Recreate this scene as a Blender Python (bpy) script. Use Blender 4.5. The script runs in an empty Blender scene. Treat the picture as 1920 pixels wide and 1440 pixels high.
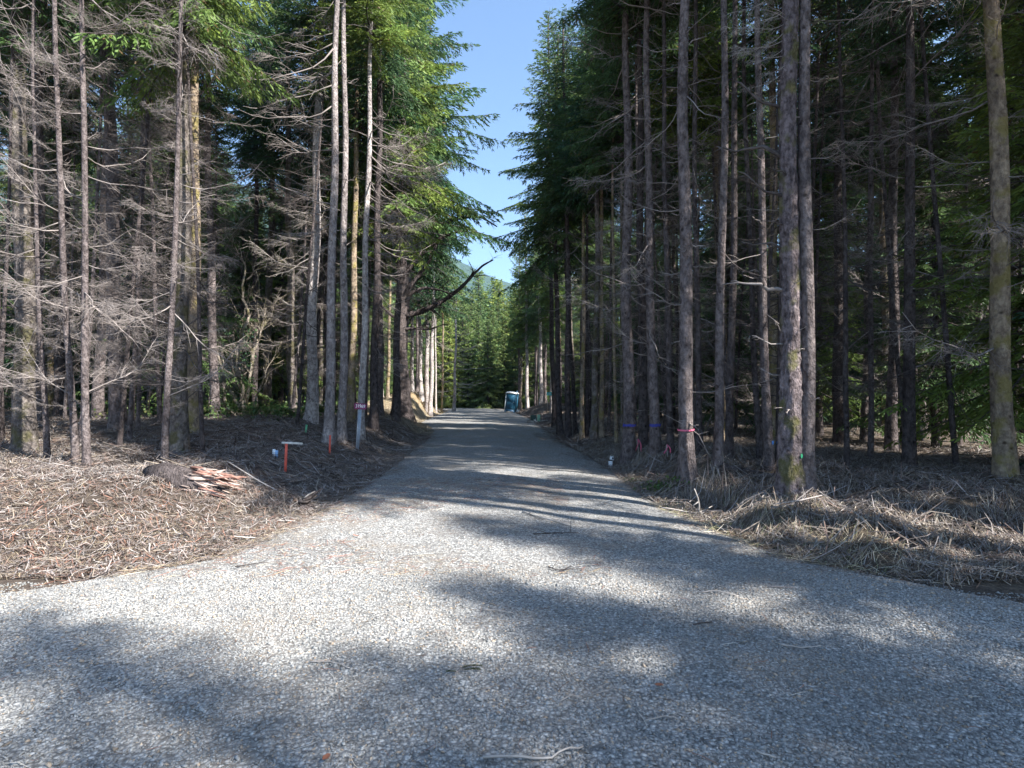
import bpy, math, random
import numpy as np
from mathutils import Vector, Matrix

random.seed(7)
scene = bpy.context.scene
COL = scene.collection

# ------------------------------------------------------------------ camera, sky, sun, exposure
CAM_H = 1.65
FPX = 1082.0                                   # focal length in pixels of the 1920 wide photograph
PITCH = math.atan(25.0 / FPX)
cam = bpy.data.cameras.new('camera')
cam.sensor_width = 36.0
cam.lens = 36.0 * FPX / 1920.0
cam.clip_start = 0.05
cam.clip_end = 6000.0
cam_ob = bpy.data.objects.new('camera', cam)
cam_ob.location = (0, 0, CAM_H)
cam_ob.rotation_euler = (math.pi / 2 + PITCH, 0, 0)
COL.objects.link(cam_ob)
scene.camera = cam_ob

SUN_EL = math.radians(42)
SUN_AZ = math.atan2(0.84, -0.54)               # from +Y towards +X
SUN = np.array([math.sin(SUN_AZ) * math.cos(SUN_EL), math.cos(SUN_AZ) * math.cos(SUN_EL), math.sin(SUN_EL)])
world = bpy.data.worlds.new('World')
scene.world = world
world.use_nodes = True
nt = world.node_tree
nt.nodes.clear()
wo = nt.nodes.new('ShaderNodeOutputWorld')
wb = nt.nodes.new('ShaderNodeBackground')
ws = nt.nodes.new('ShaderNodeTexSky')
ws.sky_type = 'NISHITA'
ws.sun_disc = False
ws.sun_elevation = SUN_EL
ws.sun_rotation = SUN_AZ
ws.air_density = 1.0
ws.dust_density = 0.4
ws.ozone_density = 1.6
wb.inputs['Strength'].default_value = 0.083
nt.links.new(ws.outputs[0], wb.inputs['Color'])
nt.links.new(wb.outputs[0], wo.inputs['Surface'])
sun = bpy.data.lights.new('sun', 'SUN')
sun.energy = 5.0
sun.angle = math.radians(0.53)
sun.color = (1.0, 0.96, 0.90)
sun_ob = bpy.data.objects.new('sun', sun)
sun_ob.rotation_euler = Vector(SUN).to_track_quat('Z', 'Y').to_euler()
sun_ob.location = (20, -12, 40)
COL.objects.link(sun_ob)
scene.view_settings.view_transform = 'Standard'
scene.view_settings.look = 'None'
scene.view_settings.gamma = 1.0
scene.view_settings.use_curve_mapping = False
scene.view_settings.exposure = 1.88
try:
    scene.cycles.max_bounces = 7
    scene.cycles.diffuse_bounces = 5
    scene.cycles.transmission_bounces = 5
    scene.cycles.volume_bounces = 0
    scene.cycles.use_denoising = True
    scene.cycles.denoising_prefilter = 'ACCURATE'
except Exception:
    pass

# ------------------------------------------------------------------ helpers
def hsh(ix, iy, seed=0):
    n = (ix.astype(np.int64) * 374761393 + iy.astype(np.int64) * 668265263 + seed * 1442695041) & 0x7fffffff
    n = ((n ^ (n >> 13)) * 1274126177) & 0x7fffffff
    n = (n ^ (n >> 16)) & 0xffff
    return n / 65535.0

def noise(x, y, f=1.0, seed=0):
    x = np.asarray(x, float) * f; y = np.asarray(y, float) * f
    ix = np.floor(x); iy = np.floor(y)
    fx = x - ix; fy = y - iy
    fx = fx * fx * (3 - 2 * fx); fy = fy * fy * (3 - 2 * fy)
    a = hsh(ix, iy, seed); b = hsh(ix + 1, iy, seed); c = hsh(ix, iy + 1, seed); d = hsh(ix + 1, iy + 1, seed)
    return (a + (b - a) * fx) * (1 - fy) + (c + (d - c) * fx) * fy - 0.5

def sstep(a, b, x):
    t = np.clip((np.asarray(x, float) - a) / (b - a), 0, 1)
    return t * t * (3 - 2 * t)

def put(o, label=None, cat=None, group=None, kind=None):
    if label: o['label'] = label
    if cat: o['category'] = cat
    if group: o['group'] = group
    if kind: o['kind'] = kind
    return o

def empty(name, loc, label, cat, group=None, rot=(0, 0, 0)):
    o = bpy.data.objects.new(name, None)
    o.empty_display_size = 0.2
    o.location = loc
    o.rotation_euler = rot
    COL.objects.link(o)
    return put(o, label, cat, group)

def mesh_np(name, V, F4=None, F3=None, mats=(), cols=None, mi4=None, mi3=None, smooth=False):
    V = np.asarray(V, np.float32)
    me = bpy.data.meshes.new(name)
    n4 = 0 if F4 is None else len(F4)
    n3 = 0 if F3 is None else len(F3)
    me.vertices.add(len(V))
    me.vertices.foreach_set('co', V.ravel())
    nl = n4 * 4 + n3 * 3
    me.loops.add(nl)
    me.polygons.add(n4 + n3)
    idx = []
    starts = []
    if n4:
        idx.append(np.asarray(F4, np.int32).ravel()); starts.append(np.arange(n4, dtype=np.int32) * 4)
    if n3:
        idx.append(np.asarray(F3, np.int32).ravel()); starts.append(n4 * 4 + np.arange(n3, dtype=np.int32) * 3)
    me.loops.foreach_set('vertex_index', np.concatenate(idx))
    me.polygons.foreach_set('loop_start', np.concatenate(starts))
    for m in mats:
        me.materials.append(m)
    if mi4 is not None or mi3 is not None:
        a = np.zeros(n4, np.int32) if mi4 is None else np.asarray(mi4, np.int32)
        b = np.zeros(n3, np.int32) if mi3 is None else np.asarray(mi3, np.int32)
        me.polygons.foreach_set('material_index', np.concatenate([a[:n4], b[:n3]]))
    if smooth:
        me.polygons.foreach_set('use_smooth', np.ones(n4 + n3, bool))
    me.update(calc_edges=True)
    if cols is not None:
        at = me.attributes.new('tint', 'FLOAT_COLOR', 'POINT')
        c = np.ones((len(V), 4), np.float32)
        c[:, :3] = cols
        at.data.foreach_set('color', c.ravel())
    return me

def ob(name, me, parent=None, loc=(0, 0, 0), rot=(0, 0, 0), scale=(1, 1, 1)):
    o = bpy.data.objects.new(name, me)
    o.location = loc; o.rotation_euler = rot; o.scale = scale
    COL.objects.link(o)
    if parent is not None:
        o.parent = parent
    return o

class MB:
    """collects pieces of geometry for ONE mesh"""
    def __init__(self):
        self.V = []; self.F4 = []; self.F3 = []; self.M4 = []; self.M3 = []; self.C = []; self.n = 0
    def add(self, V, F4=None, F3=None, m=0, col=None):
        V = np.asarray(V, float).reshape(-1, 3)
        self.V.append(V)
        if F4 is not None and len(F4):
            F4 = np.asarray(F4, int); self.F4.append(F4 + self.n); self.M4.append(np.full(len(F4), m))
        if F3 is not None and len(F3):
            F3 = np.asarray(F3, int); self.F3.append(F3 + self.n); self.M3.append(np.full(len(F3), m))
        c = np.ones((len(V), 3)) if col is None else np.broadcast_to(np.asarray(col, float), (len(V), 3))
        self.C.append(c)
        self.n += len(V)
    def tube(self, P, R, sides=5, m=0, col=None, cap=True, wob=0.0, rng=None):
        P = np.asarray(P, float); R = np.asarray(R, float)
        k = len(P)
        T = np.gradient(P, axis=0)
        T /= np.linalg.norm(T, axis=1)[:, None] + 1e-9
        ref = np.array([0, 0, 1.0]) if abs(T[0][2]) < 0.9 else np.array([1.0, 0, 0])
        A = np.cross(T, ref); A /= np.linalg.norm(A, axis=1)[:, None] + 1e-9
        B = np.cross(T, A)
        th = np.arange(sides) * 2 * math.pi / sides
        rr = np.broadcast_to(R[:, None], (k, sides))
        if wob and rng is not None:
            rr = rr * (1 + rng.uniform(-wob, wob, (k, sides)))
        V = P[:, None, :] + rr[:, :, None] * (np.cos(th)[None, :, None] * A[:, None, :] + np.sin(th)[None, :, None] * B[:, None, :])
        V = V.reshape(-1, 3)
        i = np.arange(k - 1)[:, None] * sides; j = np.arange(sides)[None, :]; jn = (j + 1) % sides
        F = np.stack([i + j, i + jn, i + sides + jn, i + sides + j], -1).reshape(-1, 4)
        F3 = []
        if cap:
            V = np.vstack([V, P[0], P[-1]])
            for s in range(sides):
                F3.append((k * sides, (s + 1) % sides, s))
                F3.append((k * sides + 1, (k - 1) * sides + s, (k - 1) * sides + (s + 1) % sides))
        self.add(V, F, F3, m, col)
    def box(self, c, s, m=0, col=None, rotz=0.0, bevel=0.0):
        x, y, z = [q / 2 for q in s]
        if bevel > 0:
            b = bevel
            vs = []
            for zz, o in ((-z, b), (-z + b, 0), (z - b, 0), (z, b)):
                vs += [(-x + o, -y + b + o * 0, zz), (-x + b + o * 0, -y + o, zz), (x - b, -y + o, zz), (x - o, -y + b, zz),
                       (x - o, y - b, zz), (x - b, y - o, zz), (-x + b, y - o, zz), (-x + o, y - b, zz)]
            V = np.array(vs)
            F = []
            for r in range(3):
                for k in range(8):
                    F.append((r * 8 + k, r * 8 + (k + 1) % 8, (r + 1) * 8 + (k + 1) % 8, (r + 1) * 8 + k))
            F += [(24, 25, 26, 27), (24, 27, 28, 31), (28, 29, 30, 31), (3, 2, 1, 0), (7, 4, 3, 0), (7, 6, 5, 4)]
        else:
            V = np.array([(-x, -y, -z), (x, -y, -z), (x, y, -z), (-x, y, -z), (-x, -y, z), (x, -y, z), (x, y, z), (-x, y, z)])
            F = [(3, 2, 1, 0), (4, 5, 6, 7), (0, 1, 5, 4), (1, 2, 6, 5), (2, 3, 7, 6), (3, 0, 4, 7)]
        if rotz:
            c_, s_ = math.cos(rotz), math.sin(rotz)
            V = V @ np.array([[c_, s_, 0], [-s_, c_, 0], [0, 0, 1]])
        self.add(V + np.asarray(c, float), F, None, m, col)
    def mesh(self, name, mats, smooth=False):
        cat = lambda L: np.concatenate(L) if L else None
        return mesh_np(name, np.concatenate(self.V), cat(self.F4), cat(self.F3), mats, np.concatenate(self.C), cat(self.M4), cat(self.M3), smooth)

# ------------------------------------------------------------------ terrain
RY = np.array([-40, 0, 3, 4, 5, 6, 8.5, 9.65, 13.2, 18, 23.8, 30, 38, 46, 55, 66, 77, 95, 120.0])
RL = np.array([-14, -11, -8.5, -6.5, -4.4, -3.2, -2.9, -2.85, -2.93, -3.2, -3.5, -4.4, -6.2, -6.8, -7.2, -7.7, -8.4, -15, -34.0])
RR = np.array([12, 9.5, 6.5, 5.2, 4.0, 3.0, 2.5, 2.3, 2.35, 2.15, 1.9, 1.8, 1.7, 1.6, 1.0, 0.3, -0.7, -6, -25.0])

def road_l(y): return np.interp(y, RY, RL)
def road_r(y): return np.interp(y, RY, RR)

def gauss(x, y, cx, cy, rx, ry, h):
    return h * np.exp(-((x - cx) / rx) ** 2 - ((y - cy) / ry) ** 2)

def height(x, y):
    x = np.asarray(x, float); y = np.asarray(y, float)
    sl = road_l(y) - x
    sr = x - road_r(y)
    s = np.maximum(sl, sr)
    fade = sstep(4.5, 8.5, y)
    berm_l = 0.46 * sstep(0.0, 2.3, sl) * fade * sstep(90, 40, y)
    berm_r = (0.26 * sstep(0.1, 1.3, sr)) * fade * sstep(90, 40, y)
    base = -0.05 * sstep(0.25, -0.25, s)
    off = sstep(-0.1, 0.9, s)
    rough = off * (0.16 * noise(x, y, 0.9, 1) + 0.10 * noise(x, y, 2.3, 2) + 0.06 * noise(x, y, 5.5, 3)) * (0.35 + 0.65 * fade)
    edge = 0.05 * noise(x, y, 3.0, 5) * sstep(-0.5, 0.0, s) * sstep(0.7, 0.0, s)
    z = base + berm_l + berm_r + rough + edge
    z = z + gauss(x, y, 3.15, 7.1, 0.55, 0.6, 0.26) * sstep(0, 0.5, sr)
    z = z + sstep(0.15, 0.9, sr) * sstep(5.0, 3.2, sr) * sstep(4.5, 7, y) * sstep(24, 15, y) * np.maximum(0.42 * noise(x, y, 1.15, 81) + 0.22 * noise(x, y, 2.6, 82), -0.12)
    z = z + gauss(x, y, 2.95, 8.6, 0.40, 0.45, -0.26) * sstep(0, 0.4, sr)
    z = z + gauss(x, y, 3.0, 9.6, 0.8, 0.5, 0.26) * sstep(0, 0.4, sr)
    z = z + gauss(x, y, 3.4, 13.6, 0.9, 1.2, 0.18) * sstep(0, 0.6, sr)
    z = z + 0.42 * sstep(2.2, 4.4, sl) * sstep(11, 17, y) * sstep(70, 40, y)
    z = z + gauss(x, y, -9.2, 53, 2.4, 9.5, 1.7) * sstep(0.0, 1.3, sl)
    z = z + gauss(x, y, -5.2, 27, 1.4, 5, 0.35) * sstep(0.0, 1.2, sl)
    z = z + gauss(x, y, 4.2, 58, 2.4, 8, 0.9) * sstep(0.0, 1.4, sr)
    far = np.maximum(np.hypot(x, y - 30) - 110, 0)
    return z + 0.02 * far + 0.9 * noise(x, y, 0.05, 9) * sstep(14, 60, np.abs(x))

def road_z(x, y):
    xl, xr = road_l(y), road_r(y)
    u = np.clip((x - xl) / (xr - xl), 0, 1) * 2 - 1
    ruts = -0.018 * (np.exp(-((u - 0.38) / 0.16) ** 2) + np.exp(-((u + 0.38) / 0.16) ** 2)) * sstep(4, 9, y)
    return 0.015 + 0.045 * (1 - u * u) + ruts - 0.075 * np.abs(u) ** 14 + 0.02 * noise(x, y, 0.8, 21) + 0.008 * noise(x, y, 3.1, 22)

def surf(x, y):
    """height of whatever lies on top at (x, y)"""
    x = np.asarray(x, float); y = np.asarray(y, float)
    ins = (x > road_l(y)) & (x < road_r(y))
    g = height(x, y)
    return np.where(ins, np.maximum(g, road_z(x, y)), g)

cp, sp = math.cos(PITCH), math.sin(PITCH)
def ray(px, py):
    cx = (px - 960) / FPX; cy = (720 - py) / FPX
    d = np.array([cx, cp - cy * sp, sp + cy * cp])
    return d / d[1]
def at(px, py, d):
    """world point at forward distance d seen at a photo pixel"""
    r = ray(px, py)
    return np.array([r[0] * d, d, CAM_H + r[2] * d])
def hit(px, py):
    r = ray(px, py)
    d = np.arange(2.0, 130, 0.04)
    z = CAM_H + r[2] * d
    g = surf(r[0] * d, d)
    k = np.argmax(z <= g)
    if z[k] > g[k]: k = len(d) - 1
    return np.array([r[0] * d[k], d[k], g[k]])

# ------------------------------------------------------------------ materials
def new_mat(name):
    m = bpy.data.materials.new(name)
    m.use_nodes = True
    n = m.node_tree.nodes
    n.clear()
    out = n.new('ShaderNodeOutputMaterial')
    b = n.new('ShaderNodeBsdfPrincipled')
    m.node_tree.links.new(b.outputs[0], out.inputs['Surface'])
    return m, n, m.node_tree.links, b, out

def ramp(n, stops):
    r = n.new('ShaderNodeValToRGB')
    e = r.color_ramp.elements
    while len(e) < len(stops): e.new(0.5)
    for i, (p, c) in enumerate(stops):
        e[i].position = p; e[i].color = (*c, 1)
    return r

def simple(name, col, rough=0.6, metal=0.0, nscale=0.0, namt=0.25, bump=0.0, spec=0.4):
    m, n, l, b, out = new_mat(name)
    b.inputs['Roughness'].default_value = rough
    b.inputs['Metallic'].default_value = metal
    b.inputs['Specular IOR Level'].default_value = spec
    if nscale:
        tc = n.new('ShaderNodeTexCoord')
        nz = n.new('ShaderNodeTexNoise'); nz.inputs['Scale'].default_value = nscale; nz.inputs['Detail'].default_value = 6
        l.new(tc.outputs['Object'], nz.inputs['Vector'])
        r = ramp(n, [(0.3, tuple(c * (1 - namt) for c in col)), (0.7, tuple(min(1, c * (1 + namt)) for c in col))])
        l.new(nz.outputs['Fac'], r.inputs[0]); l.new(r.outputs[0], b.inputs['Base Color'])
        if bump:
            bp = n.new('ShaderNodeBump'); bp.inputs['Strength'].default_value = bump; bp.inputs['Distance'].default_value = 0.01
            l.new(nz.outputs['Fac'], bp.inputs['Height']); l.new(bp.outputs[0], b.inputs['Normal'])
    else:
        b.inputs['Base Color'].default_value = (*col, 1)
    return m

def tinted(name, rough=0.8, spec=0.2, translucent=0.0, nscale=0.0, namt=0.3, rnd=0.0):
    """colour comes from the mesh's own tint attribute (each straw, stone or needle has its colour)"""
    m, n, l, b, out = new_mat(name)
    b.inputs['Roughness'].default_value = rough
    b.inputs['Specular IOR Level'].default_value = spec
    a = n.new('ShaderNodeAttribute'); a.attribute_name = 'tint'
    src = a.outputs['Color']
    if nscale:
        tc = n.new('ShaderNodeTexCoord')
        nz = n.new('ShaderNodeTexNoise'); nz.inputs['Scale'].default_value = nscale; nz.inputs['Detail'].default_value = 4
        l.new(tc.outputs['Object'], nz.inputs['Vector'])
        r = ramp(n, [(0.3, (1 - namt,) * 3), (0.7, (1 + namt,) * 3)])
        l.new(nz.outputs['Fac'], r.inputs[0])
        mx = n.new('ShaderNodeMix'); mx.data_type = 'RGBA'; mx.blend_type = 'MULTIPLY'; mx.inputs[0].default_value = 1
        l.new(src, mx.inputs[6]); l.new(r.outputs[0], mx.inputs[7])
        src = mx.outputs[2]
    if rnd:
        oi = n.new('ShaderNodeObjectInfo')
        r2 = ramp(n, [(0.0, (1 - rnd, 1 - 0.6 * rnd, 1 - 0.3 * rnd)), (0.5, (1, 1, 1)), (1.0, (1 + rnd, 1 + 0.7 * rnd, 1 - 0.3 * rnd))])
        l.new(oi.outputs['Random'], r2.inputs[0])
        mx2 = n.new('ShaderNodeMix'); mx2.data_type = 'RGBA'; mx2.blend_type = 'MULTIPLY'; mx2.inputs[0].default_value = 1
        l.new(src, mx2.inputs[6]); l.new(r2.outputs[0], mx2.inputs[7])
        src = mx2.outputs[2]
    l.new(src, b.inputs['Base Color'])
    if translucent:
        t = n.new('ShaderNodeBsdfTranslucent')
        ms = n.new('ShaderNodeMixShader'); ms.inputs[0].default_value = translucent
        l.new(src, t.inputs['Color'])
        l.new(b.outputs[0], ms.inputs[1]); l.new(t.outputs[0], ms.inputs[2]); l.new(ms.outputs[0], out.inputs['Surface'])
    return m

def bark(name, pale, dark, moss=0.0, moss_col=(0.13, 0.125, 0.04), scale=1.0):
    m, n, l, b, out = new_mat(name)
    b.inputs['Roughness'].default_value = 0.92
    b.inputs['Specular IOR Level'].default_value = 0.15
    tc = n.new('ShaderNodeTexCoord')
    oi = n.new('ShaderNodeObjectInfo')
    ad = n.new('ShaderNodeVectorMath'); ad.operation = 'ADD'
    l.new(tc.outputs['Object'], ad.inputs[0])
    cmb = n.new('ShaderNodeMath'); cmb.operation = 'MULTIPLY'; cmb.inputs[1].default_value = 37.0
    l.new(oi.outputs['Random'], cmb.inputs[0]); l.new(cmb.outputs[0], ad.inputs[1])
    mp = n.new('ShaderNodeMapping'); mp.inputs['Scale'].default_value = (scale, scale, 0.62 * scale)
    l.new(ad.outputs[0], mp.inputs[0])
    vo = n.new('ShaderNodeTexVoronoi'); vo.inputs['Scale'].default_value = 26
    vo.feature = 'F1'
    nz = n.new('ShaderNodeTexNoise'); nz.inputs['Scale'].default_value = 12; nz.inputs['Detail'].default_value = 10; nz.inputs['Roughness'].default_value = 0.7
    nb = n.new('ShaderNodeTexNoise'); nb.inputs['Scale'].default_value = 1.6; nb.inputs['Detail'].default_value = 5
    l.new(mp.outputs[0], nz.inputs['Vector']); l.new(mp.outputs[0], nb.inputs['Vector'])
    # warp the scales with the noise so that they are ragged
    wv = n.new('ShaderNodeVectorMath'); wv.operation = 'MULTIPLY_ADD'; wv.inputs[1].default_value = (0.12, 0.12, 0.12)
    l.new(nz.outputs['Color'], wv.inputs[0]); l.new(mp.outputs[0], wv.inputs[2]); l.new(wv.outputs[0], vo.inputs['Vector'])
    mid = tuple((p + d) / 2 for p, d in zip(pale, dark))
    r = ramp(n, [(0.33, dark), (0.47, mid), (0.58, pale), (0.72, tuple(min(1, p * 1.25) for p in pale))])
    l.new(nz.outputs['Fac'], r.inputs[0])
    # knots and dark flecks
    v2 = n.new('ShaderNodeTexVoronoi'); v2.inputs['Scale'].default_value = 5.5
    l.new(ad.outputs[0], v2.inputs['Vector'])
    r2 = ramp(n, [(0.06, (0.16, 0.14, 0.13)), (0.2, (1, 1, 1))])
    l.new(v2.outputs['Distance'], r2.inputs[0])
    mx = n.new('ShaderNodeMix'); mx.data_type = 'RGBA'; mx.blend_type = 'MULTIPLY'; mx.inputs[0].default_value = 0.85
    l.new(r.outputs[0], mx.inputs[6]); l.new(r2.outputs[0], mx.inputs[7])
    # whole trunk patches: lichen and damp
    r3 = ramp(n, [(0.35, (0.72, 0.7, 0.7)), (0.65, (1.12, 1.1, 1.08))])
    l.new(nb.outputs['Fac'], r3.inputs[0])
    mx3 = n.new('ShaderNodeMix'); mx3.data_type = 'RGBA'; mx3.blend_type = 'MULTIPLY'; mx3.inputs[0].default_value = 1
    l.new(mx.outputs[2], mx3.inputs[6]); l.new(r3.outputs[0], mx3.inputs[7])
    src = mx3.outputs[2]
    if moss:
        nm = n.new('ShaderNodeTexNoise'); nm.inputs['Scale'].default_value = 3.2; nm.inputs['Detail'].default_value = 8
        l.new(ad.outputs[0], nm.inputs['Vector'])
        rm = ramp(n, [(0.62 - 0.3 * moss, (0, 0, 0)), (0.72 - 0.3 * moss, (1, 1, 1))])
        l.new(nm.outputs['Fac'], rm.inputs[0])
        mm = n.new('ShaderNodeMix'); mm.data_type = 'RGBA'
        sc = n.new('ShaderNodeMath'); sc.operation = 'MULTIPLY'; sc.inputs[1].default_value = 0.75
        l.new(rm.outputs[0], sc.inputs[0]); l.new(sc.outputs[0], mm.inputs[0])
        l.new(src, mm.inputs[6]); mm.inputs[7].default_value = (*moss_col, 1)
        src = mm.outputs[2]
    l.new(src, b.inputs['Base Color'])
    sm = n.new('ShaderNodeMath'); sm.operation = 'ADD'
    l.new(vo.outputs['Distance'], sm.inputs[0]); l.new(nz.outputs['Fac'], sm.inputs[1])
    bp = n.new('ShaderNodeBump'); bp.inputs['Strength'].default_value = 1.0; bp.inputs['Distance'].default_value = 0.03
    l.new(sm.outputs[0], bp.inputs['Height']); l.new(bp.outputs[0], b.inputs['Normal'])
    return m

M = {}
M['bark'] = bark('spruce_bark', (0.225, 0.192, 0.188), (0.055, 0.044, 0.043))  # same bark kept darker, shade of the right stand put into the colour
M['bark_pale'] = bark('sunlit_lichen_bark', (0.58, 0.535, 0.515), (0.20, 0.175, 0.168))  # pale lichen plus sunlight put into the colour, for the lit trunks
M['bark_mid'] = bark('grey_bark', (0.40, 0.36, 0.35), (0.12, 0.10, 0.097))  # lighter copy for the left twin trunks, sunlight put into the colour
M['bark_dark'] = bark('dark_bark', (0.13, 0.11, 0.108), (0.035, 0.029, 0.028))
M['bark_moss'] = bark('mossy_bark', (0.26, 0.23, 0.21), (0.07, 0.058, 0.054), moss=0.42, moss_col=(0.105, 0.098, 0.04))
M['bark_scaly'] = bark('scaly_bark', (0.27, 0.225, 0.23), (0.05, 0.04, 0.041), moss=0.3, scale=1.2)
M['bark_tan'] = bark('sunned_bark', (0.42, 0.34, 0.25), (0.15, 0.115, 0.09), moss=0.35, moss_col=(0.26, 0.22, 0.07))
M['dead_wood'] = simple('dead_wood', (0.24, 0.21, 0.195), 0.9, nscale=3, namt=0.5, spec=0.1)
M['dead_dark'] = simple('dark_dead_wood', (0.085, 0.072, 0.068), 0.9, nscale=3, namt=0.5, spec=0.1)
M['dead_pale'] = simple('weathered_wood', (0.34, 0.305, 0.275), 0.85, nscale=5, namt=0.35, spec=0.1)
M['needles'] = tinted('needle_foliage', 0.55, 0.25, translucent=0.4, rnd=0.36)
M['litter'] = tinted('dry_litter', 0.85, 0.15, nscale=0)
M['stone'] = tinted('crushed_stone', 0.75, 0.3, nscale=60, namt=0.22)
M['leafy'] = tinted('leaf_green', 0.5, 0.3, translucent=0.25)

def gravel_mat():
    m, n, l, b, out = new_mat('gravel_surface')
    b.inputs['Roughness'].default_value = 0.85
    b.inputs['Specular IOR Level'].default_value = 0.25
    tc = n.new('ShaderNodeTexCoord')
    nz = n.new('ShaderNodeTexNoise'); nz.inputs['Scale'].default_value = 30; nz.inputs['Detail'].default_value = 3
    l.new(tc.outputs['Object'], nz.inputs['Vector'])
    wv = n.new('ShaderNodeVectorMath'); wv.operation = 'MULTIPLY_ADD'; wv.inputs[1].default_value = (0.012,) * 3
    l.new(nz.outputs['Color'], wv.inputs[0]); l.new(tc.outputs['Object'], wv.inputs[2])
    vo = n.new('ShaderNodeTexVoronoi'); vo.inputs['Scale'].default_value = 42
    l.new(wv.outputs[0], vo.inputs['Vector'])
    sepc = n.new('ShaderNodeSeparateColor'); l.new(vo.outputs['Color'], sepc.inputs[0])
    r = ramp(n, [(0.0, (0.19, 0.186, 0.176)), (0.35, (0.325, 0.32, 0.305)), (0.75, (0.425, 0.42, 0.40)), (1.0, (0.56, 0.555, 0.53))])
    l.new(sepc.outputs[0], r.inputs[0])
    rg = ramp(n, [(0.25, (1, 1, 1)), (0.62, (0.42, 0.42, 0.43))])
    l.new(vo.outputs['Distance'], rg.inputs[0])
    mx = n.new('ShaderNodeMix'); mx.data_type = 'RGBA'; mx.blend_type = 'MULTIPLY'; mx.inputs[0].default_value = 1
    l.new(r.outputs[0], mx.inputs[6]); l.new(rg.outputs[0], mx.inputs[7])
    # fines and needle debris worked into the surface
    nd = n.new('ShaderNodeTexNoise'); nd.inputs['Scale'].default_value = 0.9; nd.inputs['Detail'].default_value = 9; nd.inputs['Roughness'].default_value = 0.65
    l.new(tc.outputs['Object'], nd.inputs['Vector'])
    rd = ramp(n, [(0.48, (0, 0, 0)), (0.70, (0.7, 0.7, 0.7))])
    l.new(nd.outputs['Fac'], rd.inputs[0])
    md = n.new('ShaderNodeMix'); md.data_type = 'RGBA'
    l.new(rd.outputs[0], md.inputs[0]); l.new(mx.outputs[2], md.inputs[6]); md.inputs[7].default_value = (0.20, 0.165, 0.13, 1)
    l.new(md.outputs[2], b.inputs['Base Color'])
    bp = n.new('ShaderNodeBump'); bp.inputs['Strength'].default_value = 0.7; bp.inputs['Distance'].default_value = 0.012; bp.invert = True
    l.new(vo.outputs['Distance'], bp.inputs['Height']); l.new(bp.outputs[0], b.inputs['Normal'])
    return m
M['gravel'] = gravel_mat()

def ground_mat():
    m, n, l, b, out = new_mat('forest_soil')
    b.inputs['Roughness'].default_value = 0.95
    b.inputs['Specular IOR Level'].default_value = 0.1
    a = n.new('ShaderNodeAttribute'); a.attribute_name = 'tint'
    tc = n.new('ShaderNodeTexCoord')
    nz = n.new('ShaderNodeTexNoise'); nz.inputs['Scale'].default_value = 14; nz.inputs['Detail'].default_value = 10; nz.inputs['Roughness'].default_value = 0.75
    l.new(tc.outputs['Object'], nz.inputs['Vector'])
    r = ramp(n, [(0.3, (0.4, 0.38, 0.36)), (0.52, (0.95, 0.95, 0.95)), (0.75, (1.9, 1.8, 1.65))])
    l.new(nz.outputs['Fac'], r.inputs[0])
    mx = n.new('ShaderNodeMix'); mx.data_type = 'RGBA'; mx.blend_type = 'MULTIPLY'; mx.inputs[0].default_value = 1
    l.new(a.outputs['Color'], mx.inputs[6]); l.new(r.outputs[0], mx.inputs[7])
    l.new(mx.outputs[2], b.inputs['Base Color'])
    bp = n.new('ShaderNodeBump'); bp.inputs['Strength'].default_value = 1.0; bp.inputs['Distance'].default_value = 0.06
    l.new(nz.outputs['Fac'], bp.inputs['Height']); l.new(bp.outputs[0], b.inputs['Normal'])
    return m
M['ground'] = ground_mat()
# ------------------------------------------------------------------ ground, road, hill
def graded(lo, hi, step, ends, n):
    a = np.arange(lo, hi + 1e-6, step)
    g = np.cumsum(step * np.geomspace(1.15, 40, n)); g = g / g[-1]
    left = lo - g[::-1] * (lo - ends[0])
    right = hi + g * (ends[1] - hi)
    return np.concatenate([left, a, right])

gx = graded(-11, 11, 0.12, (-1500, 1500), 46)
gy = np.concatenate([-10 - np.geomspace(1, 300, 16)[::-1], np.arange(-10, 2, 0.6), np.arange(2, 26, 0.12), np.arange(26, 70, 0.35), 70 + np.geomspace(1, 2500, 40)])
X, Y = np.meshgrid(gx, gy)
Z = height(X, Y)
soil = np.zeros(X.shape + (3,))
soil[:] = (0.115, 0.092, 0.078)
def blend(mask, c):
    global soil
    soil = soil * (1 - mask[..., None]) + np.array(c) * mask[..., None]
sL = road_l(Y) - X; sR = X - road_r(Y)
nz1 = noise(X, Y, 0.7, 31) + 0.5 * noise(X, Y, 2.1, 32)
blend(sstep(-0.1, 0.3, nz1) * sstep(0, 2, sL), (0.15, 0.105, 0.085))
blend(sstep(0.0, 0.5, sR) * 0.7, (0.17, 0.14, 0.105))
blend(sstep(-0.15, 0.35, -nz1) * sstep(0.3, 1.4, sR) * 0.6, (0.075, 0.06, 0.05))
blend(sstep(10, 7.5, Y) * sstep(0, 0.4, sL) * sstep(-0.6, 0.2, nz1), (0.135, 0.108, 0.085))
blend(np.clip(gauss(X, Y, -8.8, 53, 2.6, 9.5, 1.6), 0, 1), (0.40, 0.325, 0.20))
blend(np.clip(gauss(X, Y, -8.6, 52, 1.2, 4.0, 1.0), 0, 1) * 0.7, (0.42, 0.27, 0.13))
blend(sstep(1.0, 0.3, np.maximum(sL, sR)) * sstep(-0.4, 0.3, nz1) * 0.6, (0.23, 0.22, 0.20))
ny, nx = X.shape
I = np.arange(ny - 1)[:, None] * nx + np.arange(nx - 1)[None, :]
F = np.stack([I, I + 1, I + nx + 1, I + nx], -1).reshape(-1, 4)
gm = mesh_np('ground', np.stack([X, Y, Z], -1).reshape(-1, 3), F, None, [M['ground']], soil.reshape(-1, 3), smooth=True)
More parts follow.
